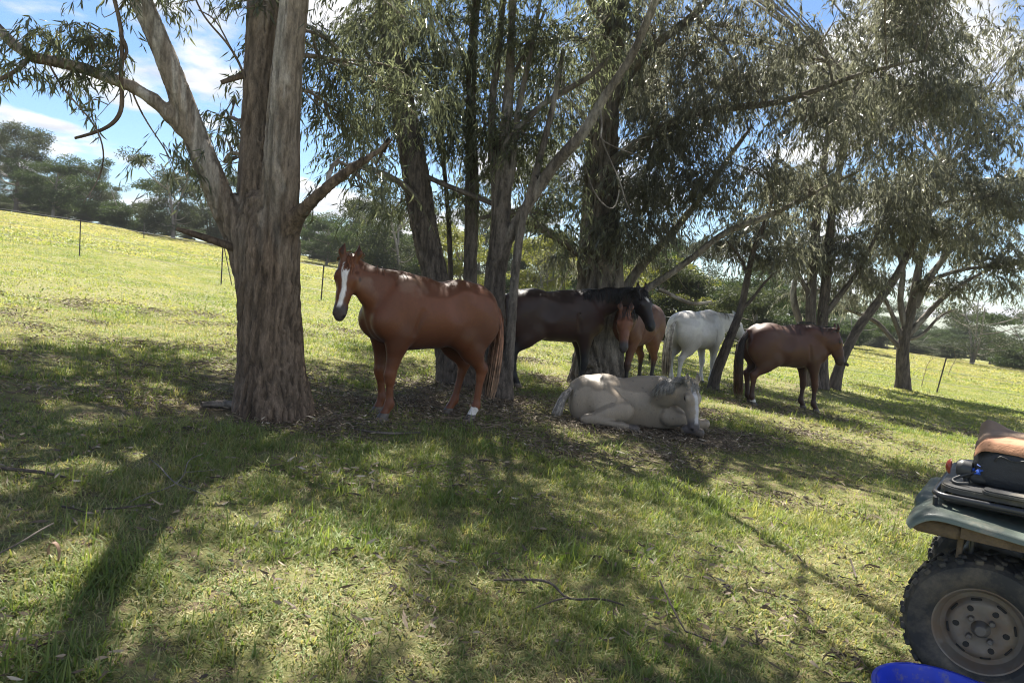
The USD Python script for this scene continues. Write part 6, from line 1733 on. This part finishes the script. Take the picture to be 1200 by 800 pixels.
def polar_points(rng, r0, r1, spacing, half=.80):
    n = int((r1 ** 2 - r0 ** 2) * half / spacing ** 2)
    r = np.sqrt(rng.uniform(r0 ** 2, r1 ** 2, n)); a = rng.uniform(-half, half, n)
    x, y = r * np.sin(a), r * np.cos(a)
    return x, y

def build_cover():
    rng = np.random.default_rng(77)
    near = [blades(rng, 250, .26, .024, .062, .0030, 1.0, .03, d) for d in (.34, .44, .6, .38)] + [blades(rng, 220, .20, .04, .10, .0030, .65, .08, .12), blades(rng, 200, .18, .035, .08, .0030, .75, .08, .22)]
    mid = [blades(rng, 280, .40, .018, .055, .0040, .9, .04, d) for d in (.3, .45, .3)] + [blades(rng, 240, .34, .04, .10, .0042, .6, .08, .2)]
    far = [blades(rng, 280, 1.1, .03, .085, .011, .8, .0, d, 1.0) for d in (.4, .55, .45)]
    xfar = [blades(rng, 300, 1.3, .04, .10, .020, .8, .0, d, 1.0) for d in (.5, .65)]
    P, I, S = [], [], []
    for r0, r1, sp, lo, hi, dense in ((1.2, 6.5, .125, 0, 6, 1), (6.0, 15, .21, 6, 10, 1), (14, 42, .62, 10, 13, 1)):
        x, y = polar_points(rng, r0, r1, sp)
        w = worn(x, y)
        keep = rng.uniform(0, 1, len(x)) > w * .72
        x, y, w = x[keep], y[keep], w[keep]
        k = rng.integers(lo, hi, len(x))
        lush = meshkit.fbm(np.stack([x * .9, y * .9, 0 * x], -1), 3, 21)
        if lo == 0:
            k = np.where((k >= 4) & (lush < .50), rng.integers(0, 4, len(x)), k)
        if lo == 6:
            k = np.where((k == 9) & (lush < .50), rng.integers(6, 9, len(x)), k)
        P.append(np.stack([x, y, ground_z(x, y)], 1)); I.append(k); S.append(rng.uniform(.75, 1.3, len(x)) * (1 - .4 * w))
    x, y = polar_points(rng, 40, 125, 1.25)
    k = rng.integers(13, 15, len(x))
    P.append(np.stack([x, y, ground_z(x, y)], 1)); I.append(k); S.append(rng.uniform(1.2, 1.9, len(x)))
    P, I, S = np.vstack(P), np.concatenate(I), np.concatenate(S)
    scatter('grass', near + mid + far + xfar, P, I, rng.uniform(0, 6.28, len(P)), S, GRASS)
    lp = []
    for n, r, t, s in ((22, .24, 0, 1), (14, .22, 1, 1.1), (28, .28, 1, .9), (150, .5, 9, 1.0), (120, .45, 12, 1.05)):
        mb = litter_patch(rng, n, r, t, s); v, f = mb.get(); lp.append((v, f, mb.tint()))
    P, I, S = [], [], []
    x, y = polar_points(rng, 1.2, 6.8, .30)
    kp = rng.uniform(0, 1, len(x)) < np.clip(.45 + worn(x, y) * 1.2 + 1.2 * (meshkit.noise(np.stack([x * .8, y * .8, 0 * x], -1), 41) - .5), .05, 1)
    x, y = x[kp], y[kp]
    P.append(np.stack([x, y, ground_z(x, y) + .012], 1)); I.append(rng.integers(0, 3, len(x)))
    x, y = polar_points(rng, 5.5, 17, .30)
    kp = rng.uniform(0, 1, len(x)) < np.clip(worn(x, y) * .85 + .07, 0, 1)
    x, y = x[kp], y[kp]
    P.append(np.stack([x, y, ground_z(x, y) + .006], 1)); I.append(rng.integers(3, 5, len(x)))
    P, I = np.vstack(P), np.concatenate(I)
    scatter('leaf_litter', lp, P, I, rng.uniform(0, 6.28, len(P)), rng.uniform(.7, 1.25, len(P)), LITTER)
build_cover()

# fallen sticks that can be told apart
STICK = bark_material('fallen_stick', (.10, .08, .065), (.22, .19, .16), (.34, .30, .26))
def stick(label, paths, rough=.8, lift=.02, cat='stick'):
    """paths: lists of (photograph x, y, width in pixels, height over the ground); the first is the main piece."""
    b = gp(*paths[0][0][:2])
    th = thing('fallen_stick', label, cat, b)
    for k, pts in enumerate(paths):
        q = []
        for x, y, w, hgt in pts:
            p = gp(x, y); q.append([*(p + V3(0, 0, hgt + lift) - b), w / 2 * p[1] / FPX])
        c = spline(np.array(q), max(10, 4 * len(q)))
        v, f, ro, ca = bark_tube(c[:, :3], c[:, 3], 10, c[:, 3] * .25, 50 + k, np.full(len(c), rough))
        obj('stem' if k == 0 else 'side_shoot', (v, f), STICK, th, smooth=True, attrs={'rough': ro, 'cavity': ca})
stick('thick grey stick lying against the foot of the large forked tree', [[(236, 478, 7, .01), (262, 478, 9, .02), (288, 482, 9, .02), (315, 483, 7, .01)]], .3)
stick('dark straight stick lying at the left edge of the grass', [[(-12, 553, 4, .01), (20, 557, 4.5, .015), (48, 559, 4, .01), (78, 563, 2.5, .0)]], 1)
stick('bent brown twig forking on the sunny grass in the middle foreground', [[(578, 686, 3, .01), (612, 690, 3.2, .03), (645, 697, 3.2, .04), (664, 709, 3, .02), (700, 713, 3, .03), (732, 714, 2, .0)], [(664, 709, 2.5, .02), (645, 714, 2.2, .02), (624, 718, 1.6, .0)]], .9)
stick('small pale branched twig lying in the shade at the left', [[(174, 553, 1.2, .07), (188, 563, 1.6, .06), (205, 575, 1.7, .03), (224, 583, 1.4, .03), (243, 585, .9, .0)], [(206, 576, 1.4, .03), (216, 568, 1.2, .06), (221, 561, 1.1, .10), (236, 557, .8, .12)], [(152, 594, 1.3, .01), (168, 590, 1.5, .03), (186, 583, 1.5, .02), (204, 577, 1.5, .03)], [(216, 568, 1, .06), (232, 569, .9, .07), (250, 563, .6, .05)]], .1)
stick('thin dark twig below the pale branched twig', [[(118, 600, 2, .0), (138, 603, 2.6, .015), (160, 600, 2.6, .015), (182, 594, 1.6, .0)]], 1)
stick('thin twig arching over the grass at the left edge', [[(-5, 663, 2.4, .03), (20, 658, 2.4, .06), (44, 648, 2.2, .08), (62, 640, 1.8, .09)]], .4)
stick('short dark twig standing out of the grass right of the middle', [[(771, 704, 2.2, .09), (782, 718, 2.4, .05), (795, 736, 2.4, .02), (803, 744, 2, .0)], [(803, 744, 2.2, .0), (818, 752, 2.2, .01), (833, 756, 1.6, .0)]], 1)
stick('dark twig poking up in the sunny grass left of the wheel', [[(995, 665, 2.2, .04), (999, 672, 2.4, .02), (1003, 680, 2, .0)]], 1)
stick('thin stick lying on the bare ground in front of the chestnut horse', [[(415, 505, 2.5, .0), (450, 511, 3, .01), (492, 509, 2.2, .0)]], .6)

def curled_bark():
    b = gp(65, 662)
    th = thing('bark_curl', 'curled strip of pale brown bark standing in the grass at the left', 'bark', b)
    t = np.linspace(0, 1, 22)
    r = .03
    ang = t * 4.2 - .6
    c = np.stack([np.cos(ang) * r * .8 - .01, 0 * t, .045 + np.sin(ang) * r * 1.5 + .02 * t], 1)
    w = .011 * (1 - .5 * np.abs(t - .5))
    a, d = c + V3(0, 1, 0) * w[:, None], c - V3(0, 1, 0) * w[:, None]
    v = np.vstack([a, d, a + V3(.002, 0, .002), d + V3(.002, 0, .002)]); n = 22
    i = np.arange(n - 1)
    q = np.vstack([np.stack([i, i + 1, n + i + 1, n + i], 1), np.stack([2 * n + i, 3 * n + i, 3 * n + i + 1, 2 * n + i + 1], 1)])
    obj('strip', (v, q), simple('curled_bark_skin', (.27, .17, .11), rough=.7, var=.3, scale=40), th, smooth=True)
curled_bark()

# ------------------------------------------------------------------ fence
def build_fence():
    STEEL = simple('rusty_picket', (.060, .052, .046), rough=.8, var=.3, scale=30)
    WIRE = simple('fence_wire', (.26, .25, .24), rough=.5, metallic=.6)
    posts = [(-95, 292, 29.5, 1.5), (93, 302, 29.5, 1.5), (259, 335, 26.5, 1.42), (376, 353, 25.6, 1.22), (520, 374, 25, 1.25), (668, 394, 24.6, 1.25), (805, 414, 24.4, 1.25), (905, 428, 24.3, 1.25), (1096, 460, 24.0, 1.18), (1260, 482, 24, 1.2)]
    b = gp(376, 353)
    th = thing('wire_fence', 'thin wire fence on steel pickets running across the paddock behind the horses', 'fence', b)
    tops = []
    for i, (px, py, d, hgt) in enumerate(posts):
        p = at(px, py, d); p[2] = float(ground_z(p[0], p[1]))
        lean = {8: .22, 3: .03}.get(i, 0.0) * V3(1, 0, 0) + V3(0, 0, hgt)
        s = .022
        prof = np.array([[-s, -.006], [-.006, -.006], [-.006, -s], [.006, -s], [.006, -.006], [s, -.006], [s, .006], [-s, .006]])
        lo, hi = np.c_[prof, np.full(8, -.3)], np.c_[prof, np.zeros(8)] + lean
        v = np.vstack([lo, hi]) + p - b; k = np.arange(8); k2 = (k + 1) % 8
        q = np.stack([k, k2, k2 + 8, k + 8], 1)
        f = np.vstack([q[:, [0, 1, 2]], q[:, [0, 2, 3]], [[8, 9, 10], [8, 10, 11], [8, 11, 12], [8, 12, 13], [8, 13, 14], [8, 14, 15]]])
        obj('post', (v, f), STEEL, th)
        tops.append((p - b, lean))
    # the angled stay beside the third post
    p = tops[2][0] + V3(.28, .1, 0)
    v, f = tube(np.array([p + V3(.12, 0, -.2), tops[2][0] + V3(.03, 0, 1.38)]), .016, 6); obj('stay', (v, f), STEEL, th)
    for k in (.96, .62, .30):
        for (p, l), (p2, l2) in zip(tops[:-1], tops[1:]):
            t = np.linspace(0, 1, 9)[:, None]
            c = (p + l * k) * (1 - t) + (p2 + l2 * k) * t
            c[:, 2] -= .035 * np.sin(t[:, 0] * math.pi)
            v, f = tube(c, .006, 4, cap=False); obj('wire', (v, f), WIRE, th, smooth=True)
    p2 = at(168, 290, 60); p2[2] = float(ground_z(p2[0], p2[1]))
    t2 = thing('fence_post', 'small distant fence post left of the large forked tree', 'post', p2)
    obj('post', rbox((.06, .06, 1.6), .01, (0, 0, .5)), STEEL, t2)
    # dead stalks by the right post
    for lab, pts in (('dry bent weed stalk left of the leaning right fence post', [(1080, 452, 23.5), (1084, 436, 23.5), (1089, 424, 23.5), (1096, 419, 23.5)]), ('dry leaning weed stalk right of the leaning right fence post', [(1111, 440, 23.5), (1116, 428, 23.5), (1120, 420, 23.5), (1119, 414, 23.5)])):
        q = np.array([at(*p) for p in pts]); b2 = q[0].copy()
        tt = thing('weed_stalk', lab, 'weed', b2)
        v, f = tube(spline(q - b2, 10), np.linspace(.012, .006, 10), 5); obj('stem', (v, f), STICKY, tt)
        rng = np.random.default_rng(3)
        for i in (4, 6, 8):
            c0 = spline(q - b2, 10)[i]
            v, f = tube(np.array([c0, c0 + V3(rng.normal(0, .15), 0, .12 + rng.uniform(0, .12))]), np.array([.007, .004]), 4); obj('side_shoot', (v, f), STICKY, tt)
STICKY = simple('dry_stalk', (.16, .13, .08), rough=.9)
build_fence()
# ------------------------------------------------------------------ air
def build_haze():
    lo, hi = V3(-268, -268, -13), V3(268, 268, 25)
    b = trimesh.creation.box((hi - lo)); 
    m_ = usdkit.material(stage, '/World/Looks/pale_air', {'v': ('principled_volume', {'color': (.93, .96, 1.0), 'density': HAZE, 'anisotropy': .35})}, [], volume='v.volume')
    h = obj('haze', (b.vertices + (lo + hi) / 2, b.faces), m_)
    tag(h, kind='stuff')
HAZE = .0002
build_haze()
